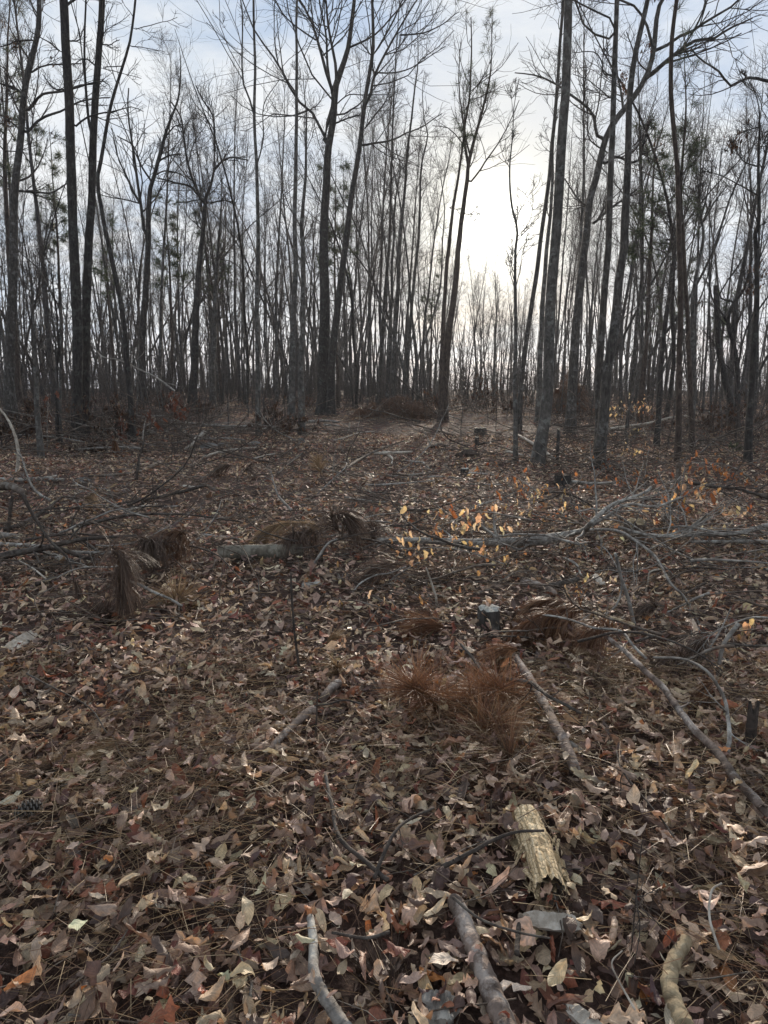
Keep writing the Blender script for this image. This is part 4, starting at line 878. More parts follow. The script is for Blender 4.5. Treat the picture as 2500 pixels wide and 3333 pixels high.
# --- nearest the camera
st('pinkish bark-covered pole pointing at the camera in the bottom centre', 'H', [(965, 655), (1020, 800), (1080, 950), (1130, 1080), (1200, 1250), (1260, 1400)], 72, 108, 'bark_flaky', h=-.005, name='fallen_pole', cat='log', sides=16)
st('grey knobbly stick at the bottom left of centre', 'H', [(183, 750), (200, 900), (200, 1050), (250, 1160), (340, 1300), (380, 1370)], 36, 66, G_, h=.02, sides=12, knob=.05)
st('tan barkless stick at the bottom right', 'I', [(1170, 1030), (1090, 1170), (1068, 1300), (1100, 1420), (1160, 1560)], 60, 92, 'deadwood_tan', h=-.005, sides=12)
st('dark knotted twig resting over the rotten yellow log', 'H', [(1445, 283), (1300, 290), (1180, 330), (1050, 400), (905, 475)], 12, 24, D_, h=[.10, .09, .06, .03], twigs=4, tl=.2)
st('dark forked twig left of the rotten yellow log', 'H', [(850, 160), (720, 220), (640, 290), (570, 430), (530, 540)], 12, 22, D_, h=[.03, .06, .03], twigs=3, tl=.3)
st('thin dark stick lying beside the pinkish pole', 'H', [(955, 645), (1100, 760), (1300, 830), (1480, 865)], 14, 10, D_, h=.05)
st('short dark curved twig left of the pinkish pole', 'H', [(300, 832), (480, 862), (610, 832)], 14, 16, D_, h=.04)
st('dark crooked stick running through the centre foreground leaves', 'H', [(265, -20), (300, 150), (340, 320), (470, 440), (600, 552)], 18, 24, D_, h=.03, twigs=3, tl=.15)
st('short scaly dark stick below the split wood slab', 'H', [(1318, 738), (1305, 840), (1298, 950)], 22, 24, D_, h=.03)
st('thin upright twig above the rotten yellow log', 'H', [(1160, 110), (1152, 300)], 9, 11, B_, gy=310, name='dead_sapling', cat='dead sapling')
st('thin pale stem bowing at the lower right', 'I', [(1380, 690), (1320, 740), (1308, 900), (1365, 1090)], 10, 14, P_, h=[.12, .08, .02])
st('fine pale twig standing in the bottom right leaves', 'I', [(785, 1095), (722, 1165), (760, 1270), (860, 1450)], 6, 11, P_, h=[.14, .1, .02])
st('fine dark sprig standing right of the split wood slab', 'I', [(905, 430), (880, 640), (850, 960), (830, 1270)], 6, 10, D_, gy=1275, name='dead_sapling', cat='dead sapling', twigs=5)
st('dark slanting twig in the bottom left leaves', 'G', [(380, 960), (480, 880), (620, 760), (740, 560)], 10, 6, B_, h=.03)
st('slim twig pair stub at the bottom, left of the grey knobbly stick', 'G', [(1360, 930), (1350, 1040), (1335, 1170)], 14, 14, D_, h=.03)
st('dark twig lying under the pine broom at left', 'D', [(170, 180), (300, 250), (560, 390), (680, 560)], 10, 7, D_, h=.04)
# --- far right
st('pale fallen trunk slanting up behind the crossing pair', '6', [(640, 1262), (760, 1245), (900, 1215), (1040, 1190), (1150, 1178)], 16, 12, P_, h=[.1, .5], name='fallen_log', cat='log')
st('second pale log below the slanting fallen trunk', '6', [(505, 1265), (600, 1262), (720, 1265), (830, 1262)], 16, 12, P_, h=.1, name='fallen_log', cat='log')
st('dark fallen branch left of the crossing pair foot', '6', [(290, 1230), (400, 1250), (560, 1240)], 14, 10, D_, h=.15, twigs=5)
st('pale pole lying behind the flared foot of the stout trunk', '6', [(70, 1300), (160, 1350), (230, 1400), (300, 1450)], 16, 20, P_, h=.08)
st('short pale stick left of the thin stem right of the sun', '6', [(-10, 1400), (40, 1412), (110, 1432)], 14, 12, P_, h=.05)
st('grey pole lying beyond the copper leaves near the right stumps', 'C', [(600, 195), (720, 205), (840, 200)], 18, 14, G_, h=.05)
st('thin stick lying left of the square stump at right', 'C', [(40, 148), (110, 152), (210, 165)], 10, 8, G_, h=.05)
st('dark bough slanting through the brush at far right', '6', [(1220, 1420), (1330, 1330), (1450, 1270), (1600, 1220)], 12, 6, D_, h=[.1, .7], twigs=8)
st('long dark pole lying behind the slash at the right edge', '6', [(1000, 1355), (1200, 1335), (1400, 1330)], 12, 10, D_, h=.1, twigs=5)
st('dark leaning pole beyond the brown needle pile', '5', [(900, 870), (1000, 960), (1100, 1060), (1160, 1110)], 8, 10, D_, gy=1130, twigs=4)
st('pale thin pole on the ground right of the brown needle pile', '5', [(1060, 1090), (1160, 1100), (1280, 1130)], 10, 8, P_, h=.1)
st('grey fallen log beside the foot of the thin pale trunk', '5', [(360, 1145), (450, 1142), (560, 1150)], 18, 14, G_, h=.1, name='fallen_log', cat='log')
st('second small log lying below that grey fallen log', '5', [(470, 1165), (530, 1170), (575, 1172)], 10, 8, G_, h=.06)

# --- thin branches of the slash, each one loose
def slash(label, n, x0, x1, y0, y1, hmax, lmin, lmax, mats):
    for i in range(n):
        g = Gd(rng.uniform(x0, x1), rng.uniform(y0, y1)); a = rng.normal(0, .45) + (math.pi if rng.uniform() < .5 else 0); L = rng.uniform(lmin, lmax); P = 10
        d = unit(np.array([math.cos(a), math.sin(a) * .6, rng.normal(.12, .14)])); q = np.zeros((P, 3)); q[0] = g + [0, 0, rng.uniform(.04, hmax)]; bend = rng.normal(0, .09, 3) - [0, 0, .03]
        for j in range(1, P): d = unit(d + bend + rng.normal(0, .09, 3)); q[j] = q[j - 1] + d * L / (P - 1)
        q[:, 2] = np.maximum(q[:, 2], gz(q[:, 0], q[:, 1]) + .03); r0 = rng.uniform(.006, .014) * (g[1] / 6) ** .5; rad = np.linspace(r0, r0 * .35, P)
        p1, r1 = spawn(q[None], rad[None], 5, (.2, .97), (.15, .45), (25, 65), 6, .03, .17, .5, .0025, .4); p2, r2 = spawn(p1, r1, 2, (.3, .95), (.3, .7), (25, 60), 4, .02, .18, .6, .002, .5)
        for p_ in (p1, p2): p_[..., 2] = np.maximum(p_[..., 2], gz(p_[..., 0], p_[..., 1]) + .015)
        v, qd = tubes([(q[None], rad[None], 6), (p1, r1, 4), (p2, r2, 3)])
        tag(obj('slash_branch', mesh_from('slash_branch', v - g, qd, mats[i % len(mats)]), None, g), label, 'branch', label)
slash('thin loose branch tangled in the slash right of centre', 30, 1250, 2520, 1660, 1960, .32, .4, 1.3, (G_, B_, D_, B_))
slash('thin loose branch among the drooping needles at right', 14, 1750, 2520, 1980, 2230, .22, .3, .9, (G_, B_, D_))
slash('thin loose branch tangled in the left slash', 24, -40, 640, 1640, 1900, .28, .5, 1.6, (D_, B_, G_))
slash('thin loose branch beside the cut log and needle heap', 14, 880, 1350, 1680, 1860, .3, .3, .9, (D_, G_))
slash('thin branch lying scattered in the middle of the clearing', 26, 350, 1700, 1440, 1640, .12, .6, 2.2, (B_, G_, D_))
slash('dead branch lying in the brush along the wood edge', 34, -40, 2520, 1375, 1450, .5, 1.2, 3.5, (D_, G_, B_))

# ------------------------------------------------------------------ stumps
def stump(label, k, cx, ytop, ybase, w, mat='bark_oak', top='mossy_cut_wood', jag=.04, name='tree_stump', flare=.3):
    s = CROP[k][2]; (sx, sb), (_, stp) = C(k, (cx, ybase), (cx, ytop)); g = Gd(sx, sb); r = px_r(w / s, g[1]); hh = max(W(sx, stp, g[1])[2] - g[2], .03) + (.04 if k in 'CF' and ybase > 700 else 0)
    root = thing(name, label, 'stump', g); m = 22; th = np.linspace(0, 2 * math.pi, m, endpoint=False)
    lob = 1 + .07 * np.sin(3 * th + rng.uniform(0, 6)) + .04 * np.sin(7 * th + rng.uniform(0, 6)); rows = []
    for t in np.linspace(0, 1, 6):
        rr = r * lob * (1 + flare * math.exp(-t * 4)) * (1 + rng.normal(0, .02, m)); z = -.04 + (hh + .04) * t + (rng.normal(0, jag * hh, m) if t == 1 else 0)
        rows.append(np.stack([rr * np.cos(th), rr * np.sin(th), np.full(m, z) if np.isscalar(z) else z], 1))
    v = np.concatenate(rows); idx = np.arange(6 * m).reshape(6, m); nx = np.roll(idx, -1, 1)
    obj('bark', mesh_from('bark', v, np.stack([idx[:-1], nx[:-1], nx[1:], idx[1:]], -1).reshape(-1, 4), mat), root)
    ring = rows[-1] * [.99, .99, 1]; inner = ring * [.5, .5, 1] + [0, 0, .006]; vv = np.vstack([[0, 0, rows[-1][:, 2].mean() + .008], inner, ring])
    tr = [(0, 1 + i, 1 + (i + 1) % m) for i in range(m)]; qd = [(1 + i, 1 + m + i, 1 + m + (i + 1) % m, 1 + (i + 1) % m) for i in range(m)]
    obj('cut_face', mesh_from('cut_face', vv, qd, top, tris=tr), root)
    return root
stump('sawn grey stump beside the drooping needles right of centre', 'C', 150, 912, 1000, 122)
stump('broad dark stump in front of the stout straight trunk', 'C', 552, 158, 228, 88, 'bark_dark', 'root_earth', .1)
stump('small square stump right of the clearing middle', 'C', 22, 125, 168, 44, 'bark_dark')
stump('far flat stump at the clearing end below the sun', '5', 1405, 1185, 1225, 72, 'bark_dark', 'cut_wood')
stump('tall thin stump in front of the far flat stump', '5', 1385, 1240, 1300, 26, 'bark_dark', 'cut_wood', flare=.1)
stump('weathered stump buried under the slash tangle at right', 'C', 935, 412, 520, 118, 'deadwood_brown', 'deadwood_tan', .12)
stump('thin cut post stump right of the stout straight trunk', '6', 320, 1265, 1465, 20, 'bark_oak', 'cut_wood', .02, flare=.1)
stump('rotten splintered stub standing at the right edge', 'F', 1550, 590, 775, 58, 'deadwood_dark', 'deadwood_dark', .22, flare=.15)
stump('left pale-topped cut post in the brown needle pile', '5', 732, 1012, 1090, 13, 'bark_grey', 'cut_wood', .02, flare=.05)
stump('right pale-topped cut post in the brown needle pile', '5', 783, 988, 1080, 11, 'bark_grey', 'cut_wood', .02, flare=.05)
stump('dark stump behind the slanting pale fallen trunk', '6', 820, 1235, 1290, 60, 'bark_dark', 'root_earth', .1)

# ------------------------------------------------------------------ rocks and clods
def rock(label, k, cx, cy, w, hfrac=.5, mat='rock', name='rock', cat='rock'):
    s = CROP[k][2]; sx, sy = C(k, (cx, cy))[0]; g = Gd(sx, sy); r = px_r(w / s, g[1])
    nu, nv = 16, 9; th = np.linspace(0, 2 * math.pi, nu, endpoint=False); ph = np.linspace(.02, math.pi - .02, nv)
    d = np.stack([np.sin(ph)[:, None] * np.cos(th), np.sin(ph)[:, None] * np.sin(th), np.cos(ph)[:, None] * np.ones(nu)], -1)
    f = 1 + sum(a * np.sin((d @ rng.normal(0, fr, 3)) + rng.uniform(0, 6)) for a, fr in ((.16, 2.5), (.1, 5), (.05, 9)))
    v = d * f[..., None] * r * np.array([1, .75, hfrac * 1.3]); idx = np.arange(nu * nv).reshape(nv, nu); nx = np.roll(idx, -1, 1)
    qd = np.stack([idx[:-1], idx[1:], nx[1:], nx[:-1]], -1).reshape(-1, 4)
    o = obj(name, mesh_from(name, v.reshape(-1, 3), qd, mat, smooth_=False), None, g + np.array([0, 0, r * hfrac * .4])); tag(o, label, cat); return o
rock('larger grey rock below the bright split branch', '4', 1330, 1390, 120, .4)
rock('smaller grey rock right of the larger one', '4', 1425, 1378, 90, .45)
rock('brown-grey rock between the slim straight tree and the pale pole', '5', 50, 1290, 80, .45)
rock('tan rock at the foot of the thin pale trunk', '5', 335, 1275, 56, .6)
rock('flat tan rock right of the thin pale trunk foot', '5', 385, 1296, 60, .3)
rock('mossy grey rock in the leaves left of the bent pole', 'J', 745, 1030, 130, .45)
rock('dark earth clod with roots left of the square stump', '5', 1330, 1362, 130, .4, 'root_earth', 'earth_clod', 'earth clod')
rock('dark low mound of litter at the clearing end', '5', 1150, 1300, 120, .2, 'root_earth', 'earth_clod', 'earth clod')
rock('small earth clod under the rusty tuft mid clearing', 'B', 600, 205, 150, .25, 'root_earth', 'earth_clod', 'earth clod')

# ================================================================== DEAD PINE BOUGHS
RUST = np.array([(.165, .078, .038), (.12, .055, .03), (.22, .115, .055), (.095, .044, .026)])
BROWN = np.array([(.115, .075, .052), (.085, .052, .038), (.155, .108, .076), (.07, .043, .032)])
TAN = np.array([(.30, .20, .11), (.22, .14, .075), (.36, .26, .15), (.17, .10, .055)])
def bough(label, k, pts, n, L, gy=None, h=.06, pal=BROWN, spread=.5, droop=1.6, t0=.15, along=.5, w=4, up=0.0, dz=None, width=None, name='dead_pine_bough', cat='pine bough'):
    dz = rng.uniform(-.3, .3) if dz is None else dz
    p = curve_px(k, pts, h, gy, dz); q = resample(p, 12); q[:, 2] = np.maximum(q[:, 2], gz(q[:, 0], q[:, 1]) + .012)
    dist = float(np.linalg.norm(q.mean(0))); s = CROP[k][2]; r = px_r(w / s, dist); o3 = q[0].copy()
    root = thing(name, label, cat, o3)
    v, qd = tubes([(q[None], np.linspace(r * 1.3, r * .6, 12)[None], 6)]); tw_o = obj('twig', mesh_from('twig', v - o3, qd, 'deadwood_brown'), root)
    # needles leave the twig in short bundles and bow under their own weight
    nb = max(n // 5, 1); t = t0 + (1 - t0) * rng.uniform(0, 1, nb) ** .8; f = t * 11; i = np.minimum(f.astype(int), 10); ff = (f - i)[:, None]
    pos = q[i] * (1 - ff) + q[i + 1] * ff; tg = unit(q[i + 1] - q[i])
    bd = unit(tg * along + unit(rng.normal(size=(nb, 3))) * spread * (.7 if droop > 1.4 else 1) + np.array([0, 0, up]))
    if droop < .9: bd[:, 2] = np.abs(bd[:, 2]) * .7; bd = unit(bd)
    P0 = np.repeat(pos, 5, 0); D = unit(np.repeat(bd, 5, 0) + rng.normal(0, .07, (nb * 5, 3))); m = nb * 5
    c = pal[rng.integers(0, 4, m)] * rng.uniform(.7, 1.3, (m, 1)); wd = width or max(.0023, dist * .00075)
    v, qd, cc = needle_strips(P0, D, rng.uniform(.65, 1.12, m) * L, np.full(m, wd), 4, np.full(m, droop), c)
    v[:, 2] = np.maximum(v[:, 2], gz(v[:, 0], v[:, 1]) + .012 + .03 * rng.uniform(0, 1, len(v)))
    o = obj('needle_tuft', mesh_from('needle_tuft', v - o3, qd, 'needle', {'col': cc}), tw_o); o['kind'] = 'stuff'
    return root
bg = bough
bg('tall grey-brown needle curtain hanging at left, upper tuft', 'K', [(930, 600), (990, 645), (1050, 670), (1100, 720), (1130, 790)], 560, .25, gy=1330, droop=1.8, along=.3, spread=.8, dz=.1)
bg('lower tuft of the tall needle curtain at left reaching the leaves', 'K', [(1040, 820), (1060, 900), (1110, 980), (1130, 1080)], 420, .22, gy=1340, droop=1.8, spread=.75, pal=BROWN)
bg('small pale needle tassel hanging left of the tall curtain', 'K', [(640, 860), (690, 960), (705, 1000)], 130, .17, gy=1180, droop=2.4, spread=.35)
bg('small tassel of needles low between the two left curtains', 'K', [(1150, 960), (1190, 1010), (1210, 1050)], 130, .17, gy=1290, droop=2.2, spread=.35)
bg('front needle curtain hanging right of the tall one', 'K', [(1600, 590), (1480, 600), (1380, 580), (1280, 570)],  620, 0.29, gy=940, droop=2.6, along=.1, spread=.5, t0=.3, pal=BROWN * .8)
bg('rusty needle curtain hanging behind the front one', 'K', [(1720, 560), (1640, 500), (1550, 500), (1440, 510)],  600, 0.29, gy=880, droop=2.6, along=.1, spread=.55, t0=.0, pal=RUST * .6 + BROWN * .3)
bg('fan of straw-coloured needles on the ground under the left curtains', 'K', [(1560, 1160), (1590, 1130), (1620, 1100)], 420, .22, h=.05, droop=.3, spread=1.0, pal=TAN, along=.1)
bg('tangle of fallen needles below the tall left curtain', 'K', [(760, 1280), (900, 1260), (1000, 1240)], 420, .2, h=.03, droop=.3, spread=1.0, along=.1)
bg('brown needle tuft at the left edge', 'K', [(-40, 880), (20, 880), (80, 920)], 280, .17, gy=1040, droop=2.2, spread=.5)
bg('hanging needles under the broad weathered log at left', 'K', [(330, 735), (400, 745), (470, 760)], 200, .15, gy=870, droop=2.6, along=.1, spread=.35)
bg('rusty tuft on a twig far behind the left slash', 'K', [(700, 200), (800, 180), (835, 150)], 200, .2, gy=350, droop=1.8, spread=.5, pal=TAN)
bg('dull drooping tuft draped over the mid-left straight branch', 'A', [(960, 330), (920, 345), (880, 345)], 150, .16, gy=385, droop=1.6, spread=.5)
bg('rusty hanging tuft in front of the leaning trunk', '4', [(720, 1290), (725, 1320), (730, 1340)], 150, .35, gy=1440, droop=2.4, spread=.4, pal=RUST)
bg('purplish hanging tuft left of the rusty mid-clearing tuft', 'A', [(1500, 130), (1430, 120), (1390, 130)], 200, .3, gy=215, droop=2.2, spread=.45)
bg('second purplish tuft right of the first one', 'A', [(1530, 200), (1560, 150), (1580, 130)], 140, .28, gy=215, droop=2.0, spread=.45)
bg('upright rusty tuft standing mid clearing', 'B', [(575, 170), (560, 110), (555, 85)], 180, .22, gy=185, droop=1.0, spread=.45, pal=TAN, along=.8)
bg('arched brown bough fanning left over the cut log', 'B', [(640, 470), (520, 428), (400, 420), (310, 435), (250, 470)],  850, 0.3, gy=560, droop=1.7, along=.5, spread=.45, pal=TAN)
bg('dark needle skirt draped on the right end of the cut log', 'B', [(600, 480), (500, 460), (400, 480)],  700, 0.28, gy=640, droop=2.2, along=.2, spread=.45)
bg('crest of the grey needle heap behind the cut log', 'B', [(720, 560), (660, 440), (630, 385), (690, 370), (740, 400)],  800, 0.32, gy=620, droop=1.5, along=.5, spread=.55)
bg('brown needle tuft right of the heap crest', 'B', [(870, 540), (850, 480), (840, 440)],  420, 0.26, gy=560, droop=1.7, along=.4, spread=.5)
bg('low dark fan of needles below the heap at centre', 'B', [(1060, 650), (960, 640), (850, 670), (780, 730)], 520, .24, gy=770, droop=1.0, along=.6, spread=.5)
bg('flat dark needle mat under the yellow beech leaves', 'B', [(1380, 690), (1290, 690), (1200, 690), (1100, 700)], 420, .22, gy=760, droop=1.2, along=.3, spread=.7)
bg('horizontal rusty fan of needles glinting left of the sawn stump', 'B', [(1250, 1010), (1230, 985), (1180, 970)], 520, .25, gy=1030, droop=.35, along=1.0, spread=.55, pal=RUST * 1.4)
bg('large drooping rust-brown curtain beside the sawn stump', 'C', [(720, 985), (600, 940), (500, 915), (420, 925), (360, 960)],  1200, 0.29, gy=1100, droop=2.3, along=.35, spread=.42, pal=RUST, t0=.35)
bg('upper arched curtain behind the large rust-brown one', 'C', [(640, 890), (560, 850), (470, 835), (400, 855), (360, 900)],  850, 0.27, gy=1000, droop=2.1, along=.4, spread=.42, pal=RUST, t0=.25)
bg('middle hanging tuft between the rust-brown curtains', 'C', [(690, 890), (640, 870), (580, 880), (540, 910)],  700, 0.29, gy=1050, droop=2.3, along=.3, spread=.42, pal=RUST)
bg('right-hand rust-brown curtain draped over the slender branch', 'C', [(880, 1080), (800, 985), (740, 975), (690, 1020)],  850, 0.28, gy=1180, droop=2.2, along=.35, spread=.42, pal=RUST, t0=.3)
bg('dark needles trailing left from the sawn stump', 'C', [(560, 920), (420, 915), (300, 905), (170, 895)], 320, .16, gy=960, droop=1.6, along=.3, spread=.4, pal=BROWN, t0=.1)
bg('far tuft behind the lichen-grey stick', 'C', [(1080, 900), (1030, 860), (990, 870)], 260, .2, gy=970, droop=1.9, along=.4, spread=.45)
bg('reddish-brown tuft over the long pine pole', 'F', [(1300, 300), (1200, 240), (1120, 225), (1070, 255)],  600, 0.25, gy=340, droop=2.0, along=.35, spread=.45)
bg('hanging tuft right of the long pine pole, nearer the edge', 'F', [(1360, 150), (1300, 140), (1270, 160)],  420, 0.28, gy=290, droop=2.2, along=.3, spread=.42)
bg('pale brown fan tuft above the long pine pole', 'F', [(1270, 120), (1220, 90), (1160, 125)], 280, .18, gy=150, droop=1.6, along=.5, spread=.45)
bg('narrow tassel on the pale bent stem at right', 'F', [(1400, 410), (1360, 370), (1320, 395)], 240, .2, gy=520, droop=2.2, along=.3, spread=.35, pal=RUST)
bg('flat needle spray at the right edge', 'F', [(1700, 470), (1600, 440), (1500, 430)], 260, .2, gy=490, droop=.9, along=.7, spread=.4)
bg('small dark tassel left of the long pine pole', 'F', [(1000, 290), (960, 275), (930, 290)], 180, .14, gy=350, droop=2.0, along=.3, spread=.4)
bg('fine spray of dead needles in the right litter', 'F', [(700, 430), (720, 380), (730, 330)], 160, .16, gy=440, droop=.4, along=.3, spread=.9)
bg('rusty spray at the upper end of the stout bark-covered pole', 'F', [(335, 195), (280, 185), (210, 205)], 420, .2, gy=330, droop=1.0, along=.8, spread=.5, pal=RUST * 1.4)
bg('left half of the big rusty needle spray at centre', 'E', [(1090, 470), (1010, 380), (930, 330), (880, 300)], 1000, .22, gy=470, droop=.25, along=.4, spread=.95, pal=RUST * 1.4, h=.06)
bg('right half of the big rusty needle spray beside the pole', 'E', [(1500, 430), (1400, 340), (1330, 340), (1290, 400)], 1000, .22, gy=450, droop=.3, along=.3, spread=.95, pal=RUST * 1.4)
bg('middle of the big rusty needle patch, flat on the leaves', 'E', [(1050, 500), (1120, 420), (1200, 380), (1260, 400)], 800, .2, gy=490, droop=.5, along=.3, spread=1.0, pal=RUST * 1.3)
bg('lower rusty needle mat above the upright brush', 'E', [(1180, 620), (1280, 560), (1380, 520)], 620, .2, gy=620, droop=.5, along=.3, spread=1.0, pal=RUST * 1.2)
bg('upright brush of needles bursting from one point below the rusty spray', 'E', [(1462, 765), (1440, 715), (1410, 690)], 380, .22, gy=785, droop=.7, along=.5, spread=1.0, pal=RUST * .6 + BROWN * .4, up=.15)
bg('loose needles scattered between the rusty spray and the stout pole', 'E', [(1250, 520), (1320, 560), (1400, 600)], 420, .2, h=.04, droop=.25, along=.2, spread=1.0, pal=TAN)
bg('little brown tuft by the half buried log piece', 'E', [(510, 270), (495, 220), (490, 190)], 240, .13, gy=275, droop=1.1, along=.6, spread=.5, pal=TAN)
bg('small pale tuft in the leaves above the little brown tuft', 'E', [(410, 110), (440, 70), (460, 45)], 120, .12, gy=115, droop=.4, along=.9, spread=.35, pal=TAN)
bg('straw tuft left of the half buried branch', 'E', [(400, 360), (330, 400), (260, 430)], 240, .14, h=.04, droop=.3, along=1.0, spread=.4, pal=TAN)
bg('broom of straight needles lying on the leaves at left', 'D', [(990, 555), (860, 590), (720, 650), (560, 700)], 620, .24, h=.045, droop=.15, along=1.5, spread=.3, pal=TAN, t0=.0)
bg('left end of the needle broom, darker and splayed', 'D', [(640, 700), (500, 740), (380, 780)], 460, .24, h=.045, droop=.2, along=1.4, spread=.3, pal=BROWN)
bg('short pale brush tip lying in the lower right leaves', 'I', [(1350, 250), (1270, 190), (1180, 130)], 260, .09, h=.05, droop=.2, along=1.1, spread=.4, pal=TAN, w=12)
bg('small flat broom of needles in the bottom centre', 'H', [(660, 850), (700, 790), (720, 760)], 130, .1, h=.05, droop=.15, along=1.4, spread=.22, pal=TAN)
bg('needle tuft beside the pinkish pole near the bottom', 'H', [(640, 1290), (620, 1200), (600, 1130)], 200, .16, h=.04, droop=.2, along=1.0, spread=.5, pal=BROWN)
bg('wisp of needles left of the stout bark-covered pole', 'F', [(1100, 700), (1060, 690), (1020, 660)], 200, .15, h=.03, droop=.3, along=.2, spread=1.0, pal=BROWN)

def needle_pile(label, k, x0, x1, ytop, gy, n_b, L, pal, name, cat, dn=.5):
    s = CROP[k][2]; (sa, sb), (sc, _) = C(k, (x0, gy), (x1, gy)); g = Gd((sa + sc) / 2, sb); depth = g[1]
    root = thing(name, label, cat, g); V, Q, Cc, off = [], [], [], 0; tw = []
    for i in range(n_b):
        sx = rng.uniform(sa, sc); e = 1 - abs((sx - (sa + sc) / 2) / ((sc - sa) / 2)) ** 2; sy = C(k, (0, gy - (gy - ytop) * e * rng.uniform(.1, 1) ** 1.3))[0][1]
        p = W(sx, sy, depth + rng.uniform(-dn, dn)); a = rng.uniform(0, 6.28); d = unit(np.array([math.cos(a), -abs(math.sin(a)), .25]))
        q = np.stack([p - d * .35, p - d * .15 + [0, 0, .05], p + d * .05 + [0, 0, .05], p + d * .2]); tw.append(q)
        m = 90; t = rng.uniform(.2, 1, m) * 3; ii = np.minimum(t.astype(int), 2); f = (t - ii)[:, None]
        P0 = q[ii] * (1 - f) + q[ii + 1] * f; D = unit(d * .4 + unit(rng.normal(size=(m, 3))) * .5)
        v, qd, cc = needle_strips(P0, D, rng.uniform(.7, 1.1, m) * L, np.full(m, depth * .00042), 3, np.full(m, 1.9), pal[rng.integers(0, 4, m)] * rng.uniform(.6, 1.2, (m, 1)))
        V.append(v); Q.append(qd + off); Cc.append(cc); off += len(v)
    v = np.concatenate(V); v[:, 2] = np.maximum(v[:, 2], gz(v[:, 0], v[:, 1]))
    o = obj('needle_tuft', mesh_from('needle_tuft', v - g, np.concatenate(Q), 'needle', {'col': np.concatenate(Cc)}), root); o['kind'] = 'stuff'
    tw = np.stack(tw); v, qd = tubes([(tw, np.full(tw.shape[:2], .008), 4)]); obj('twig', mesh_from('twig', v - g, qd, 'deadwood_brown'), root)
    return root
PILE = RUST * .62 + BROWN * .15
needle_pile('big pile of brown dead pine tops at the far end of the clearing', '5', 640, 1160, 1000, 1128, 95, .36, PILE, 'pine_top_pile', 'brush pile', .9)
needle_pile('rusty dead pine sapling hanging at the foot of the curved oak', '6', 310, 480, 900, 1160, 70, .55, RUST * .8, 'dead_pine_sapling', 'sapling', .4)

# ================================================================== LEAFY TWIGS
def leaf_protos(kind, n, lo, hi, pal, w, mat, rows=9, cols=5):
    out = []
    for i in range(n):
        L = np.array([rng.uniform(lo, hi)]); v, q, luv = leaf_batch(kind, np.zeros((1, 3)), L, np.zeros(1), np.zeros(1), rows, cols, 1.25)
        v = v.reshape(-1, 3); v[:, 1] -= v[:, 1].max()          # hangs from its stalk end
        v = np.stack([v[:, 0], v[:, 2], v[:, 1]], 1)
        out.append(mesh_from('leaf', v, q, mat, {'col': leaf_cols(1, rows * cols, pal, w), 'luv': luv}))
    return out
COPPER = np.array([(.54, .40, .23), (.60, .47, .30), (.46, .31, .15), (.66, .55, .40), (.38, .24, .12)])
BEECH = leaf_protos('beech', 22, .05, .085, COPPER, np.ones(5) / 5, 'leaf_beech')
RUSSET = leaf_protos('beech', 12, .06, .10, np.array([(.24, .10, .045), (.30, .14, .06), (.20, .07, .035)]), np.ones(3) / 3, 'leaf_beech')
BIGRUST = leaf_protos('oak', 10, .12, .19, np.array([(.13, .055, .033), (.17, .07, .038), (.09, .042, .03)]), np.ones(3) / 3, 'leaf')
def spray(label, k, gy, leaves, twigs, protos, jit=.3, size=1.0, name='beech_spray', cat='leafy branch', w=8, russet=0.0):
    s = CROP[k][2]; cx = np.mean([p[0] for p in leaves]); sx, sy = C(k, (cx, gy))[0]; g = Gd(sx, sy); depth = g[1]
    root = thing(name, label, cat, g); G = []; pts_all = []; lv = []
    for tp in twigs:
        a = resample(np.array([W(*p, depth + rng.uniform(-.05, .05)) for p in C(k, *tp)]), 12); r = px_r(w / s, depth)
        G.append((a[None], np.linspace(r, r * .4, 12)[None], 5)); pts_all.append(a)
    pa = np.concatenate(pts_all)
    for (lx, ly) in leaves:
        p = W(*C(k, (lx, ly - 16))[0], depth + rng.uniform(-jit, jit)); p[2] = max(p[2], float(gz(p[0], p[1])) + .05)
        near = pa[np.argmin(np.linalg.norm(pa - p, axis=1))]
        G.append((spawn(np.array([near, (near + p) / 2 + [0, 0, .02], p])[None], np.full((1, 3), .003), 2, (.2, .9), (.4, 1.0), (25, 70), 5, .0, .15, .7, max(.0013, depth * .00022), .6) + (3,)))
        st_ = resample(np.array([near, (near + p) / 2 + [0, 0, .03], p]), 5); G.append((st_[None], np.full((1, 5), max(.0014, depth * .00025)), 3))
        for c in range(3 if rng.uniform() < .6 else 2):
            pr = RUSSET if rng.uniform() < russet else protos
            o = obj('leaf', pr[rng.integers(len(pr))], None, p - g + rng.normal(0, .07, 3) * c)
            o.rotation_euler = (rng.normal(0, .35), rng.normal(0, .35), rng.uniform(0, 6.283)); q = rng.uniform(.8, 1.15) * size; o.scale = (q, q, q); lv.append(o)
    v, qd = tubes(G); tw_o = obj('twig', mesh_from('twig', v - g, qd, 'deadwood_grey'), root)
    for o in lv: o.parent = tw_o
    return root
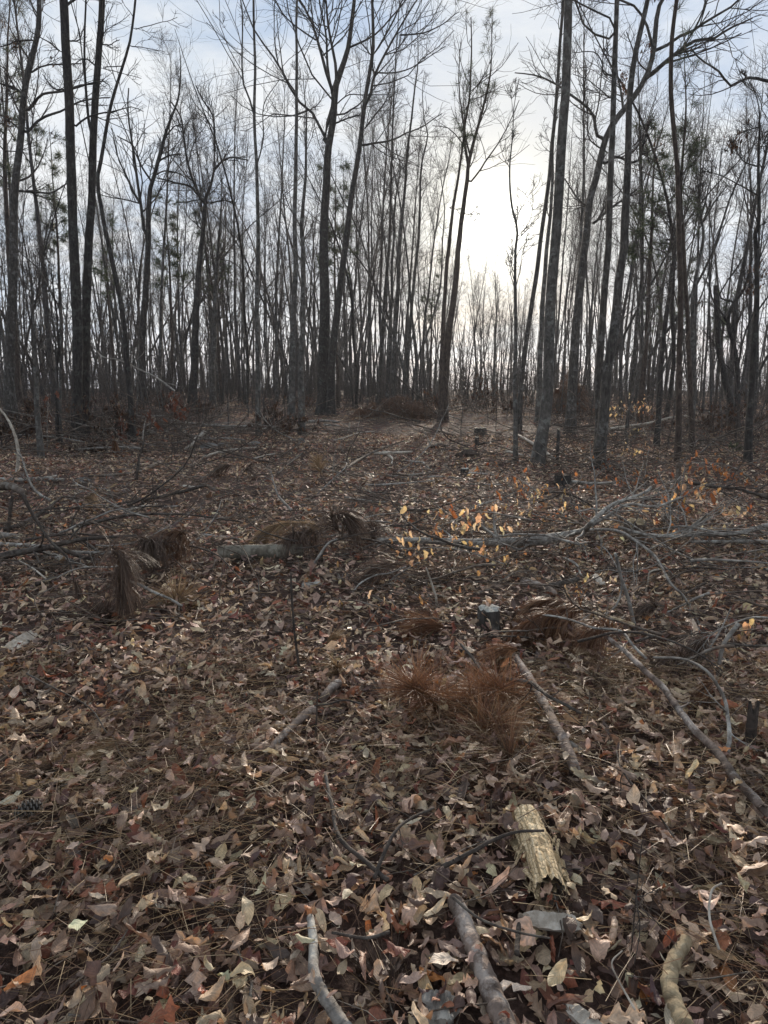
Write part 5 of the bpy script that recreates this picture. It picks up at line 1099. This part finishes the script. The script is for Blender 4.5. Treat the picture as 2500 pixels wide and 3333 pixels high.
spray('largest spray of sunlit yellow beech leaves in the middle right', 'B', 705,
      [(1215, 360), (1210, 375), (1275, 330), (1225, 465), (1185, 470), (1025, 475), (955, 520), (1015, 510), (1020, 575), (1050, 590), (1095, 605), (1060, 680), (1320, 665), (1360, 350), (1375, 400), (1400, 430), (1430, 380), (1460, 360), (1510, 330), (1575, 330), (1300, 500), (1330, 520), (1400, 560), (1420, 580), (1455, 550), (1470, 590), (1450, 520), (1500, 640), (1580, 600), (1625, 630), (1540, 450), (1560, 430), (1280, 430), (1100, 540), (1390, 540), (1440, 560), (1480, 620), (1520, 600), (1380, 420), (1350, 440)],
      [[(1700, 400), (1560, 375), (1480, 360), (1370, 365), (1280, 410), (1190, 440)], [(1640, 560), (1520, 520), (1400, 510), (1200, 520), (1000, 505), (930, 500)], [(1560, 640), (1450, 600), (1300, 560), (1150, 550), (1000, 560)]], BEECH, russet=.12)
for lab_, lv_, tw_ in (('amber leaf cluster low on the ground left of the beech spray', [(945, 820), (960, 860), (885, 870)], [(980, 900), (950, 830), (890, 845)]), ('lone amber leaf pair at the left among the centre leaves', [(675, 850), (685, 860)], [(690, 890), (680, 840)]),
                       ('small amber leaf cluster beside the whitish crooked twig', [(1140, 790), (1155, 835)], [(1170, 890), (1150, 800)]), ('little amber leaf left of the sawn stump', [(1320, 885)], [(1330, 910), (1320, 870)])):
    spray(lab_, 'B', 905, lv_, [tw_], BEECH, .1)
spray('single amber leaf cluster left of the centre needle fan', 'B', 760, [(675, 735), (690, 745), (660, 730)], [[(720, 770), (690, 720), (660, 705)]], BEECH, .1)
spray('amber leaves on the arching twig above the fallen beech trunk', 'C', 480, [(440, 410), (325, 435), (345, 370), (360, 300), (370, 320), (400, 260), (440, 290), (430, 270), (540, 300), (585, 315), (550, 370), (660, 375), (530, 380), (470, 250), (310, 200), (285, 180), (345, 225), (415, 285), (450, 260), (520, 360), (560, 350)],
      [[(620, 420), (480, 400), (340, 340), (280, 250), (240, 170)], [(560, 380), (470, 310), (400, 240), (300, 170)], [(700, 400), (620, 350), (540, 280)]], BEECH, russet=.35, w=8)
spray('russet leaves hanging around the broken upright bough', 'C', 470, [(1150, 180), (1210, 130), (1190, 200), (1100, 280), (1085, 340), (1110, 350), (1130, 390), (1160, 270), (1230, 260), (1280, 280), (1360, 260), (1240, 330), (1190, 310), (1060, 430), (1090, 300), (1220, 190), (1300, 230), (1320, 210), (1200, 280), (1250, 230), (1140, 300), (1170, 220), (1270, 250), (1400, 240)],
      [[(1170, 420), (1180, 300), (1200, 180), (1210, 110)], [(1170, 330), (1260, 230), (1400, 200)], [(1130, 400), (1090, 290), (1060, 260)]], BEECH, russet=.6, size=1.1)
spray('few pale tan leaves along the level right-edge branch', 'C', 540, [(1170, 460), (1240, 500), (1490, 340), (1550, 340), (1410, 460), (1460, 480), (1620, 500), (1165, 550), (1420, 440), (1320, 490), (1640, 520)], [[(1660, 470), (1500, 450), (1300, 470), (1160, 440)], [(1600, 400), (1500, 320)]], BEECH, russet=.3, size=1.1)
spray('dull red dead leaves on twigs behind the amber arching twig', 'C', 250, [(690, 240), (660, 250), (630, 290), (850, 210), (870, 200), (890, 190), (730, 240), (1000, 180), (680, 225), (470, 245), (780, 330), (910, 330), (900, 345)], [[(900, 240), (800, 200), (640, 230)], [(700, 250), (600, 250)], [(1000, 220), (880, 170)]], RUSSET, russet=.5, size=1.15)
spray('brown leaf row along the sticks at the upper right', 'C', 240, [(1290, 130), (1340, 150), (1400, 140), (1440, 160), (1490, 170), (1520, 160), (1530, 210), (1450, 130), (1380, 120), (1250, 120), (1580, 240), (1600, 180)], [[(1600, 200), (1450, 110), (1250, 90)]], RUSSET, size=1.2)
spray('two tan curled leaves below the fallen beech trunk', 'C', 575, [(650, 550), (665, 545), (730, 600)], [[(700, 580), (650, 530)]], BEECH, .1, 1.1)
spray('yellow leaf clump lying by the drooping needles', 'C', 830, [(630, 810), (645, 805), (640, 830), (865, 800), (855, 810)], [[(700, 840), (640, 790)], [(880, 830), (860, 785)]], BEECH, .1, 1.1)
spray('yellow curled leaves near the right edge by the crooked stick', 'C', 1060, [(1560, 1030), (1575, 1020), (1550, 1045), (1530, 990)], [[(1600, 1055), (1560, 1000), (1525, 960)]], BEECH, .08)
spray('orange leaf pair beside the square stump at right', 'C', 165, [(100, 135), (90, 130), (365, 155), (195, 125), (230, 160)], [[(120, 165), (95, 110)], [(380, 175), (360, 130)], [(240, 165), (200, 105)]], RUSSET, .1, 1.3)
spray('red and russet sprouts at the foot of the crossing pair', '6', 1530, [(600, 1500), (615, 1490), (650, 1485), (655, 1500), (580, 1525), (630, 1510), (870, 1525)], [[(620, 1535), (610, 1490), (600, 1470)], [(640, 1530), (655, 1470)]], RUSSET, .15, 1.2)
spray('upper copper-leaved beech sapling behind the crossing pair', '6', 1290, [(690, 1130), (720, 1140), (780, 1070), (800, 1100), (820, 1130), (850, 1130), (880, 1080), (910, 1150), (740, 1170), (660, 1180), (870, 1120), (760, 1130), (840, 1150), (700, 1180), (900, 1130), (810, 1140), (670, 1130), (780, 1140)], [[(830, 1290), (815, 1180), (790, 1100), (770, 1060)], [(810, 1170), (880, 1110), (915, 1120)], [(810, 1190), (730, 1130), (660, 1110)]], BEECH, .3, 1.5, 'beech_sapling', 'sapling')
spray('low copper-leaved sprig right of the crossing pair foot', '6', 1360, [(670, 1310), (650, 1300), (690, 1300), (770, 1290), (850, 1300), (870, 1280), (780, 1300), (640, 1315)], [[(760, 1360), (700, 1300), (640, 1290)], [(770, 1360), (820, 1290), (870, 1265)]], BEECH, .2, 1.2, 'beech_sapling', 'sapling')
spray('lowest copper-leaved sprig in front of the slanting fallen trunk', '6', 1480, [(760, 1400), (790, 1420), (830, 1410), (850, 1410), (740, 1395), (780, 1405), (810, 1425), (865, 1420)], [[(800, 1475), (780, 1400), (740, 1380)], [(800, 1470), (830, 1400), (860, 1390)]], BEECH, .15, 1.0, 'beech_sapling', 'sapling')
spray('large rusty leaf bunch in the brush right of the leaning trunk', '4', 1290, [(1080, 1090), (1100, 1110), (1120, 1130), (1140, 1150), (1150, 1190), (1090, 1130), (1130, 1090), (1110, 1070), (1070, 1120), (1145, 1170)], [[(1160, 1290), (1130, 1180), (1080, 1060)]], BIGRUST, .15, 1.5, 'dead_leaf_bunch', 'leafy branch')
spray('rusty leaf bunch on the stick left of the leaning trunk foot', '4', 1390, [(770, 1200), (760, 1240), (780, 1260), (770, 1290), (790, 1310), (800, 1240), (765, 1220), (720, 1370)], [[(780, 1390), (775, 1280), (765, 1190)]], BIGRUST, .1, 1.3, 'dead_leaf_bunch', 'leafy branch')
spray('orange leaf bunch atop the thin dark sapling stick', '4', 1560, [(940, 1170), (950, 1180), (980, 1230), (985, 1250), (930, 1200), (960, 1210)], [[(905, 1330), (920, 1220), (950, 1150)], [(915, 1250), (985, 1210)]], BIGRUST, .08, .8, 'dead_leaf_bunch', 'leafy branch')
spray('dark red leaf bunch in the brush left of the twin trunks', '4', 1400, [(310, 1060), (300, 1070), (290, 1120), (310, 1190), (300, 1210), (285, 1230)], [[(300, 1390), (300, 1200), (310, 1050)]], BIGRUST, .12, 1.2, 'dead_leaf_bunch', 'leafy branch')

def shrub(label, k, cx, gy, wpx, hpx, n, pal, leaf_n, L, name='dead_leafy_shrub', stems=12):
    s = CROP[k][2]; sx, sy = C(k, (cx, gy))[0]; g = Gd(sx, sy); rad_ = px_r(wpx / s, g[1]); H = hpx / s / FS * g[1]
    root = thing(name, label, 'shrub', g); a = rng.uniform(0, 6.28, stems); q = np.zeros((stems, 7, 3)); q[:, 0, :2] = rng.normal(0, rad_ * .25, (stems, 2))
    d = unit(np.stack([np.cos(a) * .7, np.sin(a) * .7, np.ones(stems) * rng.uniform(.6, 1.4, stems)], 1))
    for j in range(1, 7): d = unit(d + rng.normal(0, .16, (stems, 3)) + [0, 0, -.04]); q[:, j] = q[:, j - 1] + d * (H * rng.uniform(.7, 1.2, (stems, 1)) / 6)
    q[:, 0, 2] = -.03
    r = np.full(stems, .006 + H * .004)[:, None] * np.linspace(1, .4, 7)[None]
    p2, r2 = spawn(q, r, 6, (.2, .98), (.25, .55), (25, 70), 5, .02, .2, .6, .003, .5); p3, r3 = spawn(p2, r2, 3, (.2, .98), (.3, .6), (25, 70), 4, .0, .2, .6, .0025, .5)
    v, qd = tubes([(q, r, 4), (p2, r2, 3), (p3, r3, 3)]); st_o = obj('stem', mesh_from('stem', v, qd, 'twig'), root)
    if leaf_n:
        pp = np.concatenate([p2.reshape(-1, 3), p3.reshape(-1, 3)]); sel = rng.integers(0, len(pp), leaf_n); LL = rng.uniform(.7, 1.2, leaf_n) * L
        v, qd, luv = leaf_batch('beech', pp[sel] - [0, 0, L * .4], LL, rng.uniform(0, 6.28, leaf_n), rng.uniform(.8, 1.8, leaf_n), 4, 3, 1.4, hang=True)
        o = obj('dead_leaf_cluster', mesh_from('dead_leaf_cluster', v.reshape(-1, 3), qd, 'leaf_far', {'col': leaf_cols(leaf_n, 12, pal, np.ones(len(pal)) / len(pal)), 'luv': luv}), st_o); o['kind'] = 'stuff'
    return root
shrub('dark leafy brush between the very slim tree and the thin pale trunk', '5', 190, 1240, 240, 250, 0, DEADLEAF * .75, 520, .12)
shrub('dead-leaved brush right of the twin trunks', '4', 680, 1330, 240, 330, 0, DEADLEAF * .75, 520, .12)
shrub('dead-leaved brush left of the twin trunks at the left edge', '4', 150, 1330, 330, 280, 0, DEADLEAF * .7, 600, .12)
shrub('dark brush at the extreme left edge', '4', -20, 1400, 260, 330, 0, DEADLEAF * .65, 420, .12)
shrub('low dark brush below the twin trunks', '4', 600, 1420, 300, 120, 0, DEADLEAF * .7, 380, .10)
shrub('low brush behind the rusty leaf bunch right of the leaning trunk', '4', 1280, 1180, 260, 120, 0, DEADLEAF * .8, 380, .13)
shrub('dark brush left of the dark oak foot', '4', 1060, 1150, 240, 160, 0, DEADLEAF * .7, 360, .14)
shrub('dark brush at the feet of the big forked tree, left side', '5', 360, 1090, 200, 130, 0, DEADLEAF * .8, 260, .14)
shrub('dead-leaved brush right of the brown needle pile', '5', 1130, 1100, 260, 170, 0, DEADLEAF * .8, 420, .14)
shrub('dead-leaved brush under the sun', '5', 1400, 1090, 300, 260, 0, DEADLEAF * .8, 460, .15)
shrub('twiggy brush left of the stout straight trunk', '6', 60, 1180, 260, 170, 0, DEADLEAF * .8, 260, .14)
shrub('bare twiggy brush between the stout trunk and the crossing pair', '6', 460, 1230, 260, 160, 0, DEADLEAF, 150, .13)
shrub('bare brush around the pale fallen trunk at right', '6', 960, 1280, 320, 150, 0, DEADLEAF, 160, .12)
shrub('brush right of the close pine pair', '6', 1290, 1300, 260, 220, 0, DEADLEAF * .8, 240, .12)
shrub('brush at the right edge below the snag', '6', 1560, 1330, 260, 330, 0, DEADLEAF * .7, 300, .12)
shrub('low evergreen-tinged brush at the right edge', '6', 1470, 1420, 160, 90, 0, GREEN * 1.2, 200, .07, name='evergreen_shrub')

# ================================================================== SMALL THINGS UP FRONT
def rotten_log():
    p = curve_px('H', [(1345, 225), (1385, 340), (1425, 460), (1478, 640)], .07); q = resample(p, 26); g = q[-1].copy(); g[2] = float(gz(g[0], g[1]))
    root = thing('rotten_log', 'rotten yellow log piece with crumbling fibres in the lower right', 'log', g)
    dist = np.linalg.norm(q - [0, 0, CAM_H], axis=1); m = 36; rad = px_r(np.linspace(135, 165, 26) / 1.659, dist)
    t = unit(np.gradient(q, axis=0)); a = unit(np.cross(t, [0, 0, 1.])); b = np.cross(a, t); th = np.linspace(0, 2 * math.pi, m, endpoint=False)
    # ridges along the grain, broken into steps across it
    ridge = rng.normal(0, .05, m); ridge = ridge + np.roll(ridge, 1) * .5; R_ = np.ones((26, m)) + ridge[None]
    for c, d in ((6, .09), (11, -.11), (15, .10), (20, -.04)): 
        edge = c + rng.integers(-2, 3, m); R_ += d * (np.arange(26)[:, None] > edge[None]) * (rng.uniform(0, 1, m)[None] > .25)
    R_ += rng.normal(0, .025, (26, m))
    side = (np.cos(th - 3.5) > .35)[None] * (np.arange(26)[:, None] > 5); R_ -= .07 * side * rng.uniform(.5, 1, (1, m))
    ring = a[:, None] * np.cos(th)[None, :, None] + b[:, None] * np.sin(th)[None, :, None]
    v = q[:, None] + ring * (rad[:, None] * R_ * .86)[..., None] + [0, 0, .02]; v[-1] += rng.normal(0, .008, (m, 1)) * t[-1]
    idx = np.arange(26 * m).reshape(26, m); nx = np.roll(idx, -1, 1); qd = np.stack([idx[:-1], nx[:-1], nx[1:], idx[1:]], -1).reshape(-1, 4)
    luv = np.stack(np.broadcast_arrays(th[None] / 6.283, np.linspace(0, 1, 26)[:, None], np.zeros((1, 1))), -1).reshape(-1, 3)
    obj('wood', mesh_from('wood', v.reshape(-1, 3) - g, qd, 'rotten_wood', {'luv': luv}, smooth_=False), root)
    for e, s_ in ((-1, -.035), (0, .01)):      # hollowed ends
        rim = v[e] - g; c = rim.mean(0) + t[e] * s_; mid = (rim - c) * .6 + c + t[e] * s_ * .8; vv = np.vstack([c, mid, rim * .999 + c * .001])
        tr = [(0, 1 + i, 1 + (i + 1) % m) for i in range(m)]; q2 = [(1 + i, 1 + m + i, 1 + m + (i + 1) % m, 1 + (i + 1) % m) for i in range(m)]
        obj('broken_end', mesh_from('broken_end', vv, q2, 'deadwood_brown', {'luv': np.zeros((len(vv), 3))}, tris=tr), root)
    for i in range(60):                        # loose splinters along the left flank
        f = rng.uniform(.25, 1) * 25; j = min(int(f), 24); c = q[j] - a[j] * rad[j] * rng.uniform(-1.0, 1.35) if i % 3 else q[j] + a[j] * rad[j] * rng.uniform(.7, 1.3)
        ln = rng.uniform(.04, .13); wd = rng.uniform(.003, .012); dvec = unit(t[j] + rng.normal(0, .25, 3)); sd = unit(np.cross(dvec, [0, 0, 1.])) * wd; up = np.array([0, 0, wd * .7])
        c = c + [0, 0, rng.uniform(.0, .03)] ; p0, p1 = c - dvec * ln / 2, c + dvec * ln / 2
        vv = np.array([p0 - sd, p0 + sd, p0 + up, p1 - sd * .4, p1 + sd * .4, p1 + up * .3]) - g
        obj('splinter', mesh_from('splinter', vv, [(0, 1, 4, 3), (1, 2, 5, 4), (2, 0, 3, 5)], 'rotten_wood', {'luv': rng.uniform(0, 1, (6, 3))}, False, tris=[(0, 2, 1), (3, 4, 5)]), root)
rotten_log()
def slab(label, k, a, b, wpx, thick, mat, tilt=.2, name='wood_piece', cat='wood slab', h=.03):
    s = CROP[k][2]; p, q = curve_px(k, [a, b], h + .05); dist = np.linalg.norm((p + q) / 2 - [0, 0, CAM_H]); wd = wpx / s / FS * dist
    t = unit(q - p); sdv = unit(np.cross([0, 0, 1.], t)); up = np.cross(t, sdv); sdv = sdv * math.cos(tilt) + up * math.sin(tilt); up = np.cross(t, sdv)
    n = 15; rows = []
    for i, f in enumerate(np.linspace(0, 1, n)):
        c = p + (q - p) * f; e0, e1 = rng.normal(0, .1), rng.normal(0, .08); taper = 1 - .3 * abs(2 * f - 1) ** 6; ring = []
        for j, u in enumerate(np.linspace(-1, 1, 5)): ring.append(c + sdv * u * wd * .5 * taper * (1 + (e0 if u < 0 else e1) * .5) + up * (thick * (.5 + .25 * rng.normal() * .4)))
        for u in np.linspace(1, -1, 5): ring.append(c + sdv * u * wd * .5 * taper - up * thick * .5)
        rows.append(ring)
    v = np.array(rows); v[0] += t * rng.normal(0, .012, (10, 1)); v[-1] += t * rng.normal(0, .014, (10, 1)); g = v.reshape(-1, 3).mean(0); m = 10
    idx = np.arange(n * m).reshape(n, m); nx = np.roll(idx, -1, 1); qd = np.stack([idx[:-1], nx[:-1], nx[1:], idx[1:]], -1).reshape(-1, 4).tolist()
    for r_ in (0, n - 1): qd += [(int(idx[r_, i]), int(idx[r_, i + 1]), int(idx[r_, 8 - i]), int(idx[r_, 9 - i])) for i in range(4)]
    o = obj(name, mesh_from(name, v.reshape(-1, 3) - g, qd, mat, smooth_=False), None, g); tag(o, label, cat); return o
slab('pale split wood slab lying below the rotten yellow log', 'H', (1352, 760), (1635, 790), 72, .014, 'deadwood_pale', .5)
slab('weathered flat board end half buried at the bottom centre', 'H', (800, 1240), (960, 1235), 130, .02, 'deadwood_grey', .15, h=.02)
slab('splintered pale wood piece at the bottom edge right of centre', 'I', (470, 1440), (640, 1570), 70, .014, 'deadwood_pale', .3)
slab('small tan wood chip in the right leaves', 'I', (1290, 425), (1385, 445), 34, .01, 'deadwood_tan', .3)
slab('curled pale bark piece in the leaves at left', 'A', (60, 1290), (210, 1195), 70, .008, 'deadwood_pale', .5, 'bark_piece', 'bark')
slab('thin pale wood chip left of the bottom centre', 'G', (615, 760), (660, 720), 30, .008, 'deadwood_tan', .3)
slab('white broken wood chunk under the slash tangle at right', 'C', (720, 700), (770, 750), 30, .012, 'deadwood_pale', .6)

def pine_cone():
    sx, sy = C('D', (180, 1100))[0]; g = Gd(sx, sy, .07); root = thing('pine_cone', 'grey open pine cone lying among the leaves at left', 'pine cone', g)
    Lc = .085; ax = unit(np.array([.85, .45, .12])); a = unit(np.cross(ax, [0, 0, 1.])); b = np.cross(a, ax); base = np.array([-.036, -.02, .03])
    core = resample(np.array([base, base + ax * Lc * .5, base + ax * Lc]), 7); v, qd = tubes([(core[None], (np.array([.4, .9, 1, .95, .8, .5, .15]) * .014)[None], 10)]); obj('core', mesh_from('core', v, qd, 'deadwood_dark'), root)
    me = mesh_from('scale', np.array([(-.003, 0, 0), (.003, 0, 0), (-.0075, .014, .002), (.0075, .014, .002), (0, .019, .004), (-.003, 0, -.002), (.003, 0, -.002), (-.0065, .014, -.002), (.0065, .014, -.002)]),
                   [(0, 1, 3, 2), (5, 7, 8, 6), (2, 3, 8, 7)], 'deadwood_grey', None, False, tris=[(2, 3, 4), (7, 4, 8)])
    from mathutils import Matrix, Vector
    for i in range(64):
        f = (i + .5) / 64; an = i * 2.39996; r = .013 * math.sin(math.pi * min(f * .85 + .12, 1)) ** .6; rd = a * math.cos(an) + b * math.sin(an); pos = base + ax * Lc * f + rd * r
        y = Vector(unit(rd * 1.0 + ax * .45)); x = Vector(unit(np.cross(ax, rd))); z = x.cross(y)
        o = obj('scale', me, root); o.matrix_local = Matrix.Translation(Vector(pos)) @ Matrix((x, y, z)).transposed().to_4x4() @ Matrix.Scale(.75 + .5 * math.sin(math.pi * f), 4)
pine_cone()

# ================================================================== THE AIR
def build_haze():
    b = NB('haze'); n = b.node('ShaderNodeVolumePrincipled'); n.inputs['Color'].default_value = (.93, .95, 1, 1); n.inputs['Density'].default_value = HAZE; n.inputs['Anisotropy'].default_value = .4
    b.L.new(n.outputs[0], b.out.inputs['Volume']); x, z0, z1 = 1250.0, -26.0, 24.0
    v = [(-x, -x, z0), (x, -x, z0), (x, x, z0), (-x, x, z0), (-x, -x, z1), (x, -x, z1), (x, x, z1), (-x, x, z1)]
    o = obj('haze', mesh_from('haze', v, [(0, 3, 2, 1), (4, 5, 6, 7), (0, 1, 5, 4), (1, 2, 6, 5), (2, 3, 7, 6), (3, 0, 4, 7)], 'haze', smooth_=False)); o['kind'] = 'stuff'
HAZE = .0004
build_haze()
